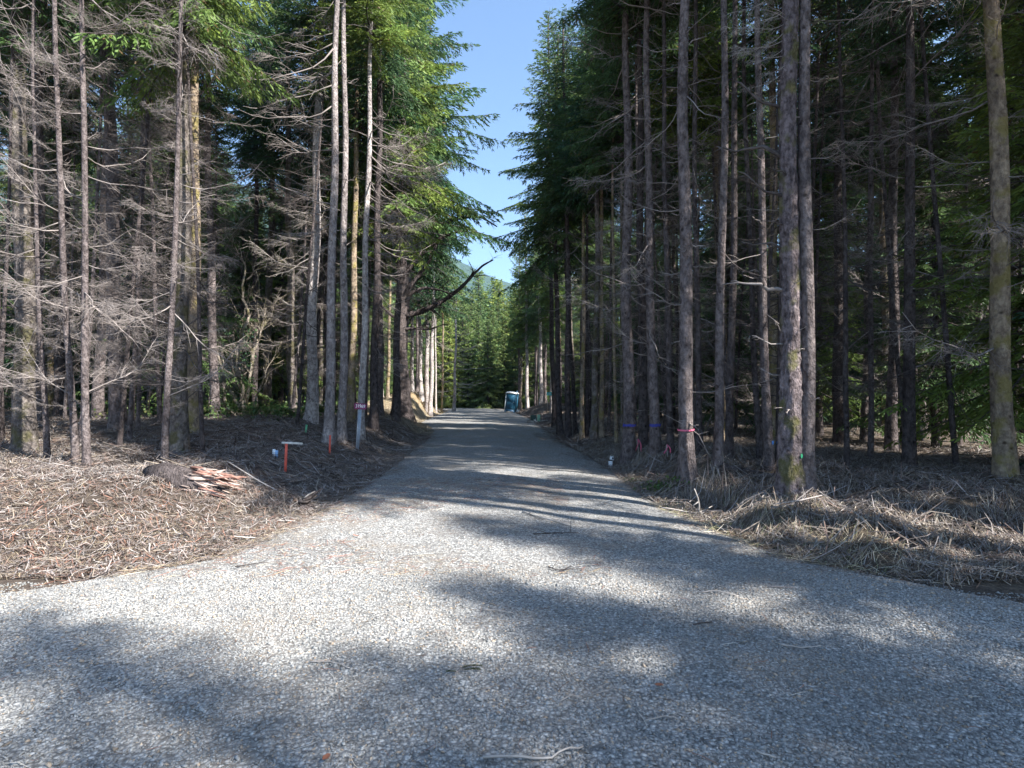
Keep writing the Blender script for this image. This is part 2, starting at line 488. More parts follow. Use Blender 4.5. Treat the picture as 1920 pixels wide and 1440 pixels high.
put(ob('ground', gm), 'brown forest floor and litter banks on both sides of the gravel road', 'ground', kind='structure')

ry = np.concatenate([np.arange(-12, 2, 0.5), np.arange(2, 30, 0.1), np.arange(30, 118, 0.5)])
u = np.concatenate([np.linspace(0, 0.1, 12)[:-1], np.linspace(0.1, 0.9, 52), np.linspace(0.9, 1, 12)[1:]])
U_, RYY = np.meshgrid(u, ry)
RX = road_l(RYY) + (road_r(RYY) - road_l(RYY)) * U_
RZ = road_z(RX, RYY)
ny, nx = RX.shape
I = np.arange(ny - 1)[:, None] * nx + np.arange(nx - 1)[None, :]
F = np.stack([I, I + 1, I + nx + 1, I + nx], -1).reshape(-1, 4)
rm_ = mesh_np('gravel_road', np.stack([RX, RYY, RZ], -1).reshape(-1, 3), F, None, [M['gravel']], smooth=True)
put(ob('gravel_road', rm_), 'grey crushed gravel road running straight ahead between the trees', 'road', kind='structure')

def hill_mesh():
    hx = np.linspace(-1400, 1400, 150); hy = np.linspace(700, 2500, 80)
    A, B = np.meshgrid(hx, hy)
    ridge = 355 - 0.42 * (A + 170) + 60 * noise(A, B, 0.004, 51) + 25 * noise(A, B, 0.012, 52)
    prof = sstep(760, 1500, B) * sstep(2600, 1750, B)
    Zz = np.clip(ridge, 60, 620) * prof - 8 + 14 * noise(A, B, 0.05, 53) * prof
    n_y, n_x = A.shape
    I = np.arange(n_y - 1)[:, None] * n_x + np.arange(n_x - 1)[None, :]
    F = np.stack([I, I + 1, I + n_x + 1, I + n_x], -1).reshape(-1, 4)
    m, n, l, b, out = new_mat('far_forest_cover')
    b.inputs['Roughness'].default_value = 1.0
    tc = n.new('ShaderNodeTexCoord')
    nz = n.new('ShaderNodeTexNoise'); nz.inputs['Scale'].default_value = 0.12; nz.inputs['Detail'].default_value = 8
    l.new(tc.outputs['Object'], nz.inputs['Vector'])
    r = ramp(n, [(0.35, (0.022, 0.045, 0.03)), (0.65, (0.05, 0.085, 0.04))])
    l.new(nz.outputs['Fac'], r.inputs[0]); l.new(r.outputs[0], b.inputs['Base Color'])
    bp = n.new('ShaderNodeBump'); bp.inputs['Strength'].default_value = 1; bp.inputs['Distance'].default_value = 12
    l.new(nz.outputs['Fac'], bp.inputs['Height']); l.new(bp.outputs[0], b.inputs['Normal'])
    return mesh_np('forested_hill', np.stack([A, B, Zz], -1).reshape(-1, 3), F, None, [m], smooth=True)
put(ob('forested_hill', hill_mesh()), 'far forested hill turned blue by the air above the road end', 'hill', kind='structure')

# ------------------------------------------------------------------ crushed stones lying on the road
def stones(name, n, y0, y1, size, cube, rng, ycurve=1.0):
    yy = y0 + (y1 - y0) * rng.random(n) ** ycurve
    half = 0.96 * yy + 0.4
    xx = rng.uniform(-1, 1, n) * half
    e = 0.5 * noise(xx, yy, 2.0, 61) + 0.35 * noise(xx, yy, 0.6, 62)
    keep = (xx > road_l(yy) - 0.25 + e) & (xx < road_r(yy) + 0.25 + e)
    xx, yy = xx[keep], yy[keep]; n = len(xx)
    zz = surf(xx, yy)
    s = rng.uniform(size[0], size[1], n) * np.where(rng.random(n) < 0.07, 1.7, 1.0) * np.where(rng.random(n) < 0.3, 0.6, 1.0)
    if cube:
        base = np.array([(-1, -1, -1), (1, -1, -1), (1, 1, -1), (-1, 1, -1), (-1, -1, 1), (1, -1, 1), (1, 1, 1), (-1, 1, 1)], float) * 0.5
        F = np.array([(3, 2, 1, 0), (4, 5, 6, 7), (0, 1, 5, 4), (1, 2, 6, 5), (2, 3, 7, 6), (3, 0, 4, 7)])
    else:
        base = np.array([(1, 0, 0), (0, 1, 0), (-1, 0, 0), (0, -1, 0), (0, 0, 1), (0, 0, -1)], float) * 0.62
        F = np.array([(0, 1, 4), (1, 2, 4), (2, 3, 4), (3, 0, 4), (1, 0, 5), (2, 1, 5), (3, 2, 5), (0, 3, 5)])
    k = len(base)
    V = base[None] + rng.uniform(-0.24, 0.24, (n, k, 3))
    V *= np.stack([s * rng.uniform(0.8, 1.35, n), s * rng.uniform(0.6, 1.0, n), s * rng.uniform(0.35, 0.7, n)], 1)[:, None, :]
    a = rng.uniform(0, 6.283, n); tx = rng.uniform(-0.5, 0.5, n); ty = rng.uniform(-0.5, 0.5, n)
    ca, sa = np.cos(a)[:, None], np.sin(a)[:, None]
    x, y, z = V[..., 0], V[..., 1], V[..., 2]
    z = z + x * tx[:, None] + y * ty[:, None]
    x, y = x * ca - y * sa, x * sa + y * ca
    V = np.stack([x + xx[:, None], y + yy[:, None], z + (zz + s * 0.1)[:, None]], -1)
    g = rng.beta(3.4, 3.8, n)[:, None]
    c = np.array([0.145, 0.144, 0.139]) * (1 - g) + np.array([0.43, 0.427, 0.41]) * g
    pa = 1 + 0.45 * noise(xx, yy, 0.55, 63) + 0.3 * noise(xx, yy, 1.9, 64)
    uu = (xx - road_l(yy)) / (road_r(yy) - road_l(yy)) * 2 - 1 + 0.06 * noise(xx, yy, 0.3, 65)
    tr = np.exp(-((np.abs(uu) - 0.36) / 0.12) ** 2) * sstep(4.5, 7.5, yy)
    pa = pa + 0.16 * tr - 0.10 * np.exp(-(uu / 0.14) ** 2) * sstep(4.5, 7.5, yy)
    s = s * (1 - 0.3 * tr)
    c = c * np.clip(pa, 0.66, 1.3)[:, None]
    br = rng.random(n)
    c[br < 0.10] = c[br < 0.10] * np.array([1.25, 1.0, 0.78])
    C = np.repeat(c, k, 0)
    FF = (F[None] + (np.arange(n) * k)[:, None, None]).reshape(-1, F.shape[1])
    me = mesh_np(name, V.reshape(-1, 3), FF if cube else None, None if cube else FF, [M['stone']], C)
    put(ob(name, me), 'loose crushed stones covering the gravel road, ' + ('coarse near the camera' if y0 < 3 else 'thinner farther along'), 'gravel', kind='stuff')

rs = np.random.default_rng(11)
stones('gravel', 92000, 2.2, 5.4, (0.009, 0.018), False, rs, 0.75)
stones('gravel_far', 42000, 5.2, 12.0, (0.010, 0.019), False, rs, 1.3)

# ------------------------------------------------------------------ conifer parts
def crown_mesh(name, seed, H, R, nb, green, shape=0.75, droop=0.5, ragged=0.45, step=0.095, blade=(0.11, 0.2), bw=0.02, low=0.8):
    rng = np.random.default_rng(seed)
    wood = MB()
    Ps, Ds, Ls, Ws, Cs = [], [], [], [], []
    green = np.array(green)
    for i in range(nb):
        t = (i + rng.random()) / nb
        t = t ** 0.92
        z0 = t * H * 0.985
        ln = R * ((1 - t) ** shape + 0.045) * rng.uniform(1 - ragged, 1 + 0.45 * ragged)
        if t < 0.15: ln *= low + (1 - low) * t / 0.15
        ln = max(ln, 0.18)
        az = i * 2.39996 + rng.uniform(-0.5, 0.5)
        el = -0.12 + 0.75 * t ** 1.3 + rng.uniform(-0.2, 0.2)
        dr = droop * (0.8 - 0.6 * t) * rng.uniform(0.6, 1.3)
        s = np.linspace(0, 1, 9)
        r = ln * s
        zz = z0 + r * math.tan(el) - dr * ln * s ** 2 * 0.7 + 0.2 * dr * ln * s ** 5
        bend = rng.uniform(-0.25, 0.25)
        a = az + bend * s
        P = np.stack([r * np.cos(a), r * np.sin(a), zz], 1)
        wood.tube(P[::2], np.linspace(0.010 + 0.011 * ln, 0.004, 5), 3, 1, (0.12, 0.10, 0.09), cap=False)
        nt_ = max(3, int(ln * 0.86 / step))
        st = np.repeat(np.linspace(0.14, 1.0, nt_), 2) + rng.uniform(-0.02, 0.02, nt_ * 2)
        st = np.clip(st, 0.05, 1)
        side = np.tile([1.0, -1.0], nt_)
        p = np.stack([np.interp(st, s, P[:, k]) for k in range(3)], 1)
        T = np.gradient(P, axis=0); T /= np.linalg.norm(T, axis=1)[:, None]
        tg = np.stack([np.interp(st, s, T[:, k]) for k in range(3)], 1)
        pr = np.stack([-tg[:, 1], tg[:, 0], np.zeros(len(tg))], 1)
        ang = rng.uniform(0.5, 1.05, len(st)) * (1 - 0.5 * (st > 0.97))
        d = tg * np.cos(ang)[:, None] + side[:, None] * pr * np.sin(ang)[:, None]
        d[:, 2] -= droop * rng.uniform(0.1, 0.9, len(st))
        d /= np.linalg.norm(d, axis=1)[:, None]
        tl = np.minimum(0.16 + 0.34 * ln * (1.02 - st), 0.85) * rng.uniform(0.55, 1.15, len(st))
        nstep = np.maximum(2, (tl / 0.075).astype(int))
        mx_ = nstep.max()
        q = np.arange(mx_)[None, :]
        msk = q < nstep[:, None]
        f = (q + 0.3) / nstep[:, None] * tl[:, None]
        pos = p[:, None, :] + d[:, None, :] * f[..., None]
        pos[..., 2] -= droop * 0.55 * f ** 2 / np.maximum(tl[:, None], 0.1)
        hue = rng.uniform(0.7, 1.3)
        warm = rng.uniform(0, 1)
        for sg in (1, -1):
            dd = np.repeat(d[:, None, :], mx_, 1).copy()
            sv = np.stack([-dd[..., 1], dd[..., 0], np.zeros(dd.shape[:2])], -1)
            dd = dd * 0.8 + sg * sv * rng.uniform(0.25, 0.8, dd.shape[:2])[..., None]
            dd[..., 2] -= droop * 0.5 * f / np.maximum(tl[:, None], 0.1)
            dd += rng.normal(0, 0.14, dd.shape)
            dd /= np.linalg.norm(dd, axis=-1)[..., None]
            Ps.append(pos[msk]); Ds.append(dd[msk])
            k = int(msk.sum())
            Ls.append(rng.uniform(blade[0], blade[1], k)); Ws.append(rng.uniform(0.7, 1.2, k) * bw)
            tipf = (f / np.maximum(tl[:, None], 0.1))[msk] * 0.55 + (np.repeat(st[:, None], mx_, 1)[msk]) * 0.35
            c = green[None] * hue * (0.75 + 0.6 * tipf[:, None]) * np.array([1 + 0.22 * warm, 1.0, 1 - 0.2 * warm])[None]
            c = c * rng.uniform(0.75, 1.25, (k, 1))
            dead = rng.random(k) < 0.035
            c[dead] = (0.13, 0.095, 0.06)
            Cs.append(c)
    P = np.concatenate(Ps); D = np.concatenate(Ds); L = np.concatenate(Ls)[:, None]; W = np.concatenate(Ws)[:, None]; C = np.concatenate(Cs)
    rv = rng.normal(0, 1, P.shape)
    N = np.cross(D, rv); N /= np.linalg.norm(N, axis=1)[:, None]
    V = np.stack([P, P + D * L * 0.45 + N * W, P + D * L, P + D * L * 0.45 - N * W], 1).reshape(-1, 3)
    n = len(P)
    F4 = np.arange(n * 4).reshape(-1, 4)
    wood.tube(np.array([(0, 0, 0), (0, 0, H * 0.5), (0, 0, H)]), np.array([0.02, 0.015, 0.004]), 4, 1, (0.12, 0.10, 0.09))
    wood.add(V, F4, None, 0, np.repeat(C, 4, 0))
    return wood.mesh(name, [M['needles'], M['dead_dark']])

GREEN = (0.082, 0.148, 0.056); YGREEN = (0.105, 0.178, 0.058); BGREEN = (0.056, 0.118, 0.062)
CR = {}   # name -> (mesh, H, R)
def reg(key, seed, H, R, nb, green, **k):
    CR[key] = (crown_mesh('crown', seed, H, R, nb, green, **k), H, R)
reg('tall_a', 1, 8.5, 2.3, 135, GREEN)
reg('tall_b', 2, 9.5, 2.0, 140, BGREEN, droop=0.65)
reg('tall_c', 3, 7.5, 2.5, 125, YGREEN, droop=0.4)
reg('tall_d', 4, 9.0, 2.2, 135, GREEN, droop=0.8, ragged=0.5)
reg('bushy_a', 5, 11.0, 2.3, 190, BGREEN, droop=0.55, low=1.0)
reg('bushy_b', 6, 10.0, 2.1, 170, GREEN, droop=0.7, low=1.0)
reg('wall_a', 16, 11.0, 2.5, 170, (0.165, 0.245, 0.095), droop=0.6, low=1.0, bw=0.04, step=0.13, blade=(0.14, 0.24))
reg('wall_b', 17, 12.0, 2.4, 170, (0.13, 0.215, 0.09), droop=0.75, low=1.0, bw=0.04, step=0.13, blade=(0.14, 0.24), ragged=0.3)
reg('bushy_c', 7, 12.0, 2.6, 200, YGREEN, droop=0.5, low=1.0)
reg('broad', 8, 18.0, 5.6, 210, GREEN, shape=0.8, droop=0.6, ragged=0.4, step=0.17, blade=(0.15, 0.28), bw=0.03, low=0.9)
reg('feather', 19, 11.0, 2.7, 95, (0.10, 0.165, 0.055), droop=0.35, ragged=0.65, shape=0.9, low=0.9)
reg('sapling', 9, 3.0, 0.9, 60, YGREEN, droop=0.4, low=1.0, step=0.1, blade=(0.07, 0.12), bw=0.022)

def dead_branch(seed, kind, mat):
    rng = np.random.default_rng(seed)
    mb = MB()
    s = np.linspace(0, 1, 8)
    if kind == 'stub':
        y = 0.12 * rng.normal() * s ** 2; z = 0.25 * rng.normal() * s ** 2
        z = z + 0.03 * np.sin(s * 7 + rng.random() * 6)
        P = np.stack([s, y, z], 1) + np.vstack([[0, 0, 0], rng.normal(0, 0.028, (7, 3))])
        mb.tube(P, np.linspace(0.034, 0.010, 8) * rng.uniform(0.8, 1.2, 8), 6, 0, wob=0.2, rng=rng)
        for k in range(rng.integers(1, 4)):
            t = rng.uniform(0.3, 0.9); p = np.array([np.interp(t, s, P[:, j]) for j in range(3)])
            d = np.array([0.5, rng.choice([-1, 1]) * rng.uniform(0.4, 0.9), rng.uniform(-0.3, 0.5)]); d /= np.linalg.norm(d)
            l = rng.uniform(0.08, 0.3)
            mb.tube([p, p + d * l * 0.6 + (0, 0, 0.02), p + d * l], [0.016, 0.012, 0.007], 4, 0)
        return mb.mesh('branch', [mat], True)
    sag = rng.uniform(0.05, 0.5); up = rng.uniform(0.1, 0.55)
    y = rng.uniform(-0.3, 0.3) * s ** 2 + 0.02 * np.sin(s * 9 + rng.random() * 6)
    z = -sag * s + up * s ** 2.2 + 0.015 * np.sin(s * 11 + rng.random() * 6)
    P = np.stack([s, y, z], 1)
    mb.tube(P, np.linspace(0.0085, 0.002, 8), 4, 0)
    nt_ = {'fine': 22, 'plain': 11, 'bare': 4}[kind]
    for k in range(nt_):
        t = rng.uniform(0.12, 1.0); p = np.array([np.interp(t, s, P[:, j]) for j in range(3)])
        sd = 1 if k % 2 else -1
        d = np.array([rng.uniform(0.4, 0.9), sd * rng.uniform(0.4, 0.9), rng.uniform(-0.45, 0.3)]); d /= np.linalg.norm(d)
        l = rng.uniform(0.14, 0.42) * (1.1 - 0.7 * t)
        e = p + d * l; mid = p + d * l * 0.5 + np.array([0, 0, rng.uniform(-0.03, 0.03)])
        e = e + np.array([0.05, 0, rng.uniform(-0.08, 0.06)])
        mb.tube([p, mid, e], [0.0032, 0.0022, 0.0011], 3, 0, cap=False)
        if kind == 'fine':
            for j in range(5):
                w = rng.uniform(0.2, 1.0); pp = p * (1 - w) + e * w if w > 0.5 else p * (1 - 2 * w) + mid * 2 * w
                d2 = d + rng.normal(0, 0.6, 3); d2[2] -= 0.25; d2 /= np.linalg.norm(d2)
                mb.tube([pp, pp + d2 * rng.uniform(0.05, 0.16)], [0.0015, 0.0007], 3, 0, cap=False)
    return mb.mesh('branch', [mat])

POOL = {}
for tone, mt in (('mid', M['dead_wood']), ('dark', M['dead_dark']), ('pale', M['dead_pale'])):
    for kind, cnt in (('fine', 4), ('plain', 4), ('bare', 2), ('stub', 3)):
        POOL[tone, kind] = [dead_branch(100 + 17 * j + len(kind), kind, mt) for j in range(cnt)]

def axis_curve(top, H, r0, flare, lobes, seed, sides, rings, bow=0.0):
    """trunk vertices round a leaning, slightly bowed axis. top: horizontal offset of the axis at height H"""
    rng = np.random.default_rng(seed)
    z = H * np.linspace(0, 1, rings) ** 1.35
    z[0] = -0.25
    zz = np.maximum(z, 0)
    w1, w2 = rng.uniform(0, 6.28, 2)
    wob = 0.032 * r0 / 0.14
    cx = top[0] * zz / H + bow * np.sin(zz / H * 3.1) + wob * np.sin(zz * 1.1 + w1) * np.minimum(zz, 1)
    cy = top[1] * zz / H + wob * np.sin(zz * 0.9 + w2) * np.minimum(zz, 1)
    rad = r0 * (1 - 0.80 * zz / H) ** 0.9 + 0.008
    rad = rad + r0 * flare * np.exp(-zz / (2.2 * r0 + 0.08))
    th = np.arange(sides) * 2 * math.pi / sides
    lob = 1 + lobes * np.exp(-zz / (3 * r0 + 0.05))[:, None] * np.sin(th * rng.integers(4, 6) + w1)[None, :]
    rr = rad[:, None] * lob
    nn = noise(np.broadcast_to(th * 3, rr.shape) + seed, np.broadcast_to(zz[:, None] * 2.0, rr.shape), 1.0, seed) * 0.16
    rr = rr * (1 + nn)
    return z, cx, cy, rad, rr, th

def trunk_mesh(mat, top, H, r0, flare=0.35, lobes=0.08, seed=0, sides=12, rings=26, bow=0.0, rough=0.0):
    z, cx, cy, rad, rr, th = axis_curve(top, H, r0, flare, lobes, seed, sides, rings, bow)
    if rough:
        T, ZZ = np.meshgrid(th, z)
        rr = rr + rough * (noise(T * 5, ZZ * 9, 1.0, seed + 3) + 0.8 * noise(T * 11, ZZ * 17, 1.0, seed + 4))
    V = np.stack([cx[:, None] + rr * np.cos(th), cy[:, None] + rr * np.sin(th), np.broadcast_to(z[:, None], rr.shape)], -1).reshape(-1, 3)
    k = len(z)
    i = np.arange(k - 1)[:, None] * sides; j = np.arange(sides)[None, :]; jn = (j + 1) % sides
    F = np.stack([i + j, i + jn, i + sides + jn, i + sides + j], -1).reshape(-1, 4)
    F3 = [((k - 1) * sides + s, (k - 1) * sides + (s + 1) % sides, len(V)) for s in range(sides)]
    V = np.vstack([V, [cx[-1], cy[-1], z[-1] + 0.05]])
    me = mesh_np('trunk', V, F, F3, [mat], smooth=True)
    ax = lambda h: (float(np.interp(h, z, cx)), float(np.interp(h, z, cy)), float(np.interp(h, z, rad)))
    return me, ax

def add_branch(parent, ax, h, az, ln, pitch, me):
    x, y, r = ax(h)
    o = ob('branch', me, parent, (x + 0.7 * r * math.cos(az), y + 0.7 * r * math.sin(az), h), (0, -pitch, az), (ln, ln, ln))
    return o

def add_crown(parent, ax, zb, H, R, key, rz):
    me, h0, r0 = CR[key]
    x, y, r = ax(zb)
    x2, y2, _ = ax(H)
    tl = ob('crown', me, parent, (x, y, zb), (0, 0, rz), (R / r0, R / r0, (H + 0.5 - zb) / h0))
    tl['kind'] = 'stuff'
    return tl

class Rnd(random.Random):
    pass

def photo_tree(label, base, width, top_px, mat, H, crown=None, nb=(0, 'fine', 'mid', 1.6), zr=(1.0, 10.0), group=None, name='spruce_tree',
               flare=0.5, lobes=0.14, seed=0, bow=0.0, side=None, rings=30, sides=14, rough=0.0, stubs=0, depth=None):
    """a tree singled out in the photograph. base: pixel of its foot; width: trunk width there; top_px: (x, y) of a higher trunk pixel"""
    rr = random.Random(seed + 500)
    b = hit(*base) if depth is None else at(base[0], base[1], depth)
    if depth is not None: b[2] = float(surf(b[0], b[1]))
    d = b[1]
    r0 = 0.86 * width / 2 / FPX * d
    tp = at(top_px[0], top_px[1], d)
    hh = tp[2] - b[2]
    top = ((tp[0] - b[0]) / hh * H, rr.uniform(-0.15, 0.15))
    t = empty(name, tuple(b), label, 'tree', group)
    me, ax = trunk_mesh(mat, top, H, r0, flare, lobes, seed, sides, rings, bow or rr.uniform(-0.14, 0.14), rough or 0.05 * r0)
    ob('trunk', me, t)
    n, kind, tone, ln = nb
    for i in range(n):
        h = zr[0] + (zr[1] - zr[0]) * (i + rr.random()) / n
        if side is None: az = i * 2.4 + rr.uniform(-0.5, 0.5)
        else: az = side + rr.uniform(-1.0, 1.0)
        q = rr.random(); k = kind if q < 0.5 else 'plain' if q < 0.75 else 'bare'
        add_branch(t, ax, h, az, ln * rr.choice([0.25, 0.5, 0.8, 1.0, 1.15, 1.3]) * rr.uniform(0.8, 1.1) * (0.7 + 0.3 * (h - zr[0]) / (zr[1] - zr[0])), rr.uniform(-0.6, 0.5), rr.choice(POOL[tone, k]))
    for i in range(stubs + 6):
        h = rr.uniform(0.6, zr[1]); add_branch(t, ax, h, rr.uniform(0, 6.28), rr.uniform(0.12, 0.35), rr.uniform(-0.3, 0.4), rr.choice(POOL[tone, 'stub']))
    if crown:
        key, zb, R = crown
        add_crown(t, ax, zb, H, R, key, rr.uniform(0, 6.28))
    return t, ax, b
# ------------------------------------------------------------------ trees singled out in the photograph: left side
PT = photo_tree
PT('dark slim spruce behind the bare gnarled shrub', (478, 778), 12, (478, 280), M['bark_dark'], 19, ('tall_b', 11.5, 2.3), (16, 'fine', 'dark', 1.8), (2, 10), seed=1, depth=26)
PT('mossy spruce trunk between the gnarled shrub and the pale trunk', (549, 775), 18, (545, 350), M['bark_moss'], 20, ('tall_d', 10.5, 2.6), (18, 'fine', 'dark', 2.0), (2, 10), seed=2, depth=24)
PT('pale lichen grey spruce leaning slightly towards the twin trunks', (583, 790), 23, (602, 150), M['bark_pale'], 19, ('tall_a', 13.0, 2.2), (34, 'fine', 'pale', 2.3), (3, 13), seed=3, depth=20, side=2.9)
PT('thicker of the twin spruces behind the short orange stake', (616, 832), 20, (628, 150), M['bark_mid'], 17, ('tall_c', 13.2, 2.0), (30, 'fine', 'mid', 2.2), (5, 13), seed=4, flare=0.75, lobes=0.2, side=2.9, stubs=8)
PT('thinner twin spruce with grey bark beside the address sign', (641, 828), 17, (641, 150), M['bark_mid'], 17.5, ('tall_a', 13.4, 1.8), (16, 'plain', 'mid', 1.2), (4, 13), seed=5, flare=0.6, lobes=0.2, stubs=10)
PT('yellow mossy sunlit trunk bristling with short dead stubs', (659, 780), 15, (668, 250), M['bark_tan'], 22, ('tall_a', 11.0, 2.6), (22, 'plain', 'mid', 1.0), (1.5, 10), seed=6, depth=23, stubs=14)
PT('pale smooth sunlit trunk rising behind the address sign', (677, 800), 15, (690, 250), M['bark_pale'], 19, ('tall_c', 12.5, 2.0), (38, 'fine', 'mid', 2.4), (4.5, 10.5), seed=7, depth=18.5, side=0.0)
PT('dark straight trunk between the address sign and the big old spruce', (700, 795), 17, (707, 350), M['bark_dark'], 23, ('tall_b', 12.5, 2.5), (44, 'fine', 'mid', 2.2), (2, 11), seed=8, depth=21, side=0.1)
PT('slender purplish trunk just behind the big old spruce', (738, 784), 10, (746, 420), M['bark'], 22, ('tall_d', 10.5, 2.4), (16, 'fine', 'mid', 1.7), (3, 10), seed=9, depth=34)
# the big old spruce with curved limbs
big, big_ax, big_b = PT('big old dark spruce with flared foot and long curved dead limbs', (752, 787), 29, (752, 480), M['bark_dark'], 30, ('broad', 10.9, 6.5),
                        (14, 'fine', 'dark', 2.2), (3, 8), seed=10, flare=0.95, lobes=0.22, sides=20, rings=40, depth=31.5, rough=0.05)
def limb(path, r0, r1, tone, seed, parent=big, pb=big_b):
    rg = np.random.default_rng(seed)
    n = len(path); dy = np.cumsum(rg.uniform(-0.5, 0.25, n)); dy -= dy[0]
    P = np.array([at(px, py, pb[1] + q) - pb for (px, py), q in zip(path, dy)])
    t = np.linspace(0, n - 1, n * 4)
    Q = np.stack([np.interp(t, np.arange(n), P[:, k]) for k in range(3)], 1)
    Q[1:-1] = (Q[:-2] + 2 * Q[1:-1] + Q[2:]) / 4
    mb = MB(); R = np.linspace(r0 * 1.25, r1 * 1.15, len(Q))
    mb.tube(Q, R, 6, 0, wob=0.12, rng=rg)
    for k in range(len(Q) // 2):
        i = rg.integers(3, len(Q)); d = Q[i] - Q[i - 1]; d /= np.linalg.norm(d) + 1e-6
        d = d + rg.normal(0, 0.6, 3); d[2] -= 0.2; d /= np.linalg.norm(d); l = rg.uniform(0.4, 1.3)
        mid = Q[i] + d * l * 0.5
        mb.tube([Q[i], mid, Q[i] + d * l + (0, 0, -0.15)], [R[i] * 0.4, R[i] * 0.25, 0.004], 4, 0)
        for j in range(4):
            d2 = d + rg.normal(0, 0.7, 3); d2 /= np.linalg.norm(d2)
            mb.tube([mid, mid + d2 * rg.uniform(0.2, 0.6)], [0.008, 0.003], 3, 0, cap=False)
    return ob('limb', mb.mesh('limb', [M[tone]], True), parent)
limb([(758, 592), (785, 586), (815, 573), (840, 558), (866, 538), (890, 512), (906, 497), (925, 487)], 0.15, 0.03, 'bark_dark', 1)
limb([(756, 558), (768, 538), (790, 510), (806, 488), (816, 462), (834, 444)], 0.13, 0.03, 'bark_dark', 2)
limb([(758, 570), (772, 548), (795, 539), (820, 543), (838, 548), (850, 556)], 0.10, 0.02, 'bark_dark', 3)
limb([(757, 618), (778, 616), (805, 618), (832, 608)], 0.08, 0.02, 'bark_dark', 4)
limb([(757, 520), (775, 492), (800, 466), (836, 440), (872, 432), (905, 446)], 0.12, 0.03, 'bark_dark', 5)
limb([(748, 600), (730, 588), (712, 570), (690, 566)], 0.08, 0.02, 'bark_dark', 6)
limb([(755, 480), (800, 440), (850, 410), (900, 405), (932, 425)], 0.13, 0.03, 'bark_dark', 7)
limb([(748, 530), (728, 505), (700, 480), (684, 470)], 0.08, 0.02, 'bark_dark', 8)
# trunks round the sunny clearing
for k, (bx, by, w, tx, ty, mt, lab, H, dd) in enumerate([
        (716, 768, 6, 718, 560, 'bark_pale', 'thin pale trunk in the sun, first left of the slender purplish trunk', 22, 48),
        (727, 768, 7, 729, 560, 'bark_tan', 'yellowish thin trunk standing between two pale ones left of the big old spruce', 22, 47),
        (773, 750, 8, 773, 560, 'bark_pale', 'pale trunk half hidden by the flank of the big old spruce', 24, 53),
        (782, 749, 7, 782, 560, 'bark', 'thin grey trunk on the tan bank beside the big old spruce', 23, 56),
        (790, 749, 9, 789, 560, 'bark_pale', 'pale lavender trunk on top of the tan bank', 24, 52),
        (800, 749, 10, 798, 560, 'bark_pale', 'stoutest pale trunk on the tan bank with spreading roots', 25, 51),
        (818, 753, 4, 818, 600, 'bark_pale', 'very thin white pole of a tree on the end of the tan bank', 17, 58),
        (829, 757, 5, 828, 600, 'bark_tan', 'thin yellowish tree just left of the tree with sweeping bare branches', 19, 60)]):
    PT(lab, (bx, by), w, (tx, ty), M[mt], H, ('tall_' + 'abcd'[k % 4], 10.5, 2.2), (10, 'bare', 'pale', 1.4), (2, 9), seed=20 + k, depth=dd, group='pale trunks round the sunny clearing', side=0.2)
sw, sw_ax, sw_b = PT('lone pale dead tree with long bare branches sweeping towards the road', (851, 769), 7, (855, 560), M['bark_pale'], 14, None, (0, 'bare', 'pale', 1), (1, 3), seed=31, depth=66)
rr = random.Random(3)
for i in range(34):
    h = 1.6 + 7.5 * (i + rr.random()) / 34
    add_branch(sw, sw_ax, h, rr.choice([rr.uniform(-0.9, 0.9), rr.uniform(-0.9, 0.9), rr.uniform(2.4, 3.9)]), rr.uniform(1.6, 4.2) * (1.1 - 0.04 * h), rr.uniform(-0.1, 0.35), rr.choice(POOL['pale', 'plain']))
# crowns that close the left side of the strip of sky
PT('tall green spruce whose crown edges the sky above the big old spruce', (757, 777), 12, (768, 400), M['bark_dark'], 28, ('tall_a', 9.0, 4.6), (10, 'fine', 'mid', 1.8), (3, 9), seed=41, depth=36)
PT('tall yellow green spruce with a dense sunlit crown above the twin trunks', (712, 780), 16, (716, 400), M['bark'], 26, ('tall_c', 8.5, 3.2), (20, 'fine', 'mid', 2.2), (3, 9), seed=42, depth=27, side=0.2)
PT('tall spruce farther back with its thin top rising beside the strip of sky', (807, 752), 9, (812, 400), M['bark_pale'], 27, ('tall_b', 9.0, 3.4), (8, 'fine', 'mid', 1.8), (3, 9), seed=43, depth=50)
PT('bright yellow green spruce crown leaning out above the pale smooth trunk', (742, 785), 15, (756, 300), M['bark_dark'], 24, ('tall_c', 8.0, 3.3), (8, 'fine', 'mid', 1.8), (3, 8), seed=44, depth=25.5)

# ------------------------------------------------------------------ right side
r1, r1_ax, r1_b = PT('stout rough spruce with scaly purplish bark and broken mossy stubs', (1482, 932), 42, (1483, 300), M['bark_scaly'], 15.5, ('tall_a', 11.0, 2.0), (0, 'fine', 'mid', 1), (1, 9),
                     seed=50, sides=40, rings=150, rough=0.035, flare=0.4)
PT('grey trunk pressed against the back of the stout rough spruce', (1512, 925), 30, (1503, 100), M['bark'], 15.5, ('tall_d', 11.0, 1.9), (8, 'plain', 'mid', 1.0), (3, 10), seed=51)
for (h, az, ln, pt, kd) in ((4.9, 3.0, 0.95, 0.35, 'stub'), (4.3, 3.2, 0.75, 0.3, 'stub'), (3.55, 2.9, 0.6, 0.38, 'stub'), (2.95, 3.1, 0.85, 0.32, 'stub'), (2.15, 3.15, 0.5, 0.1, 'stub'),
                        (5.6, 2.8, 0.8, 0.5, 'stub'), (3.9, 3.5, 0.45, 0.2, 'stub'), (1.7, 2.7, 0.35, 0.2, 'stub'), (4.6, 3.9, 0.4, 0.1, 'stub'), (1.25, 3.6, 0.2, 0.1, 'stub')):
    add_branch(r1, r1_ax, h, az, ln, pt, random.choice(POOL['dark' if h > 3 else 'mid', kd]))
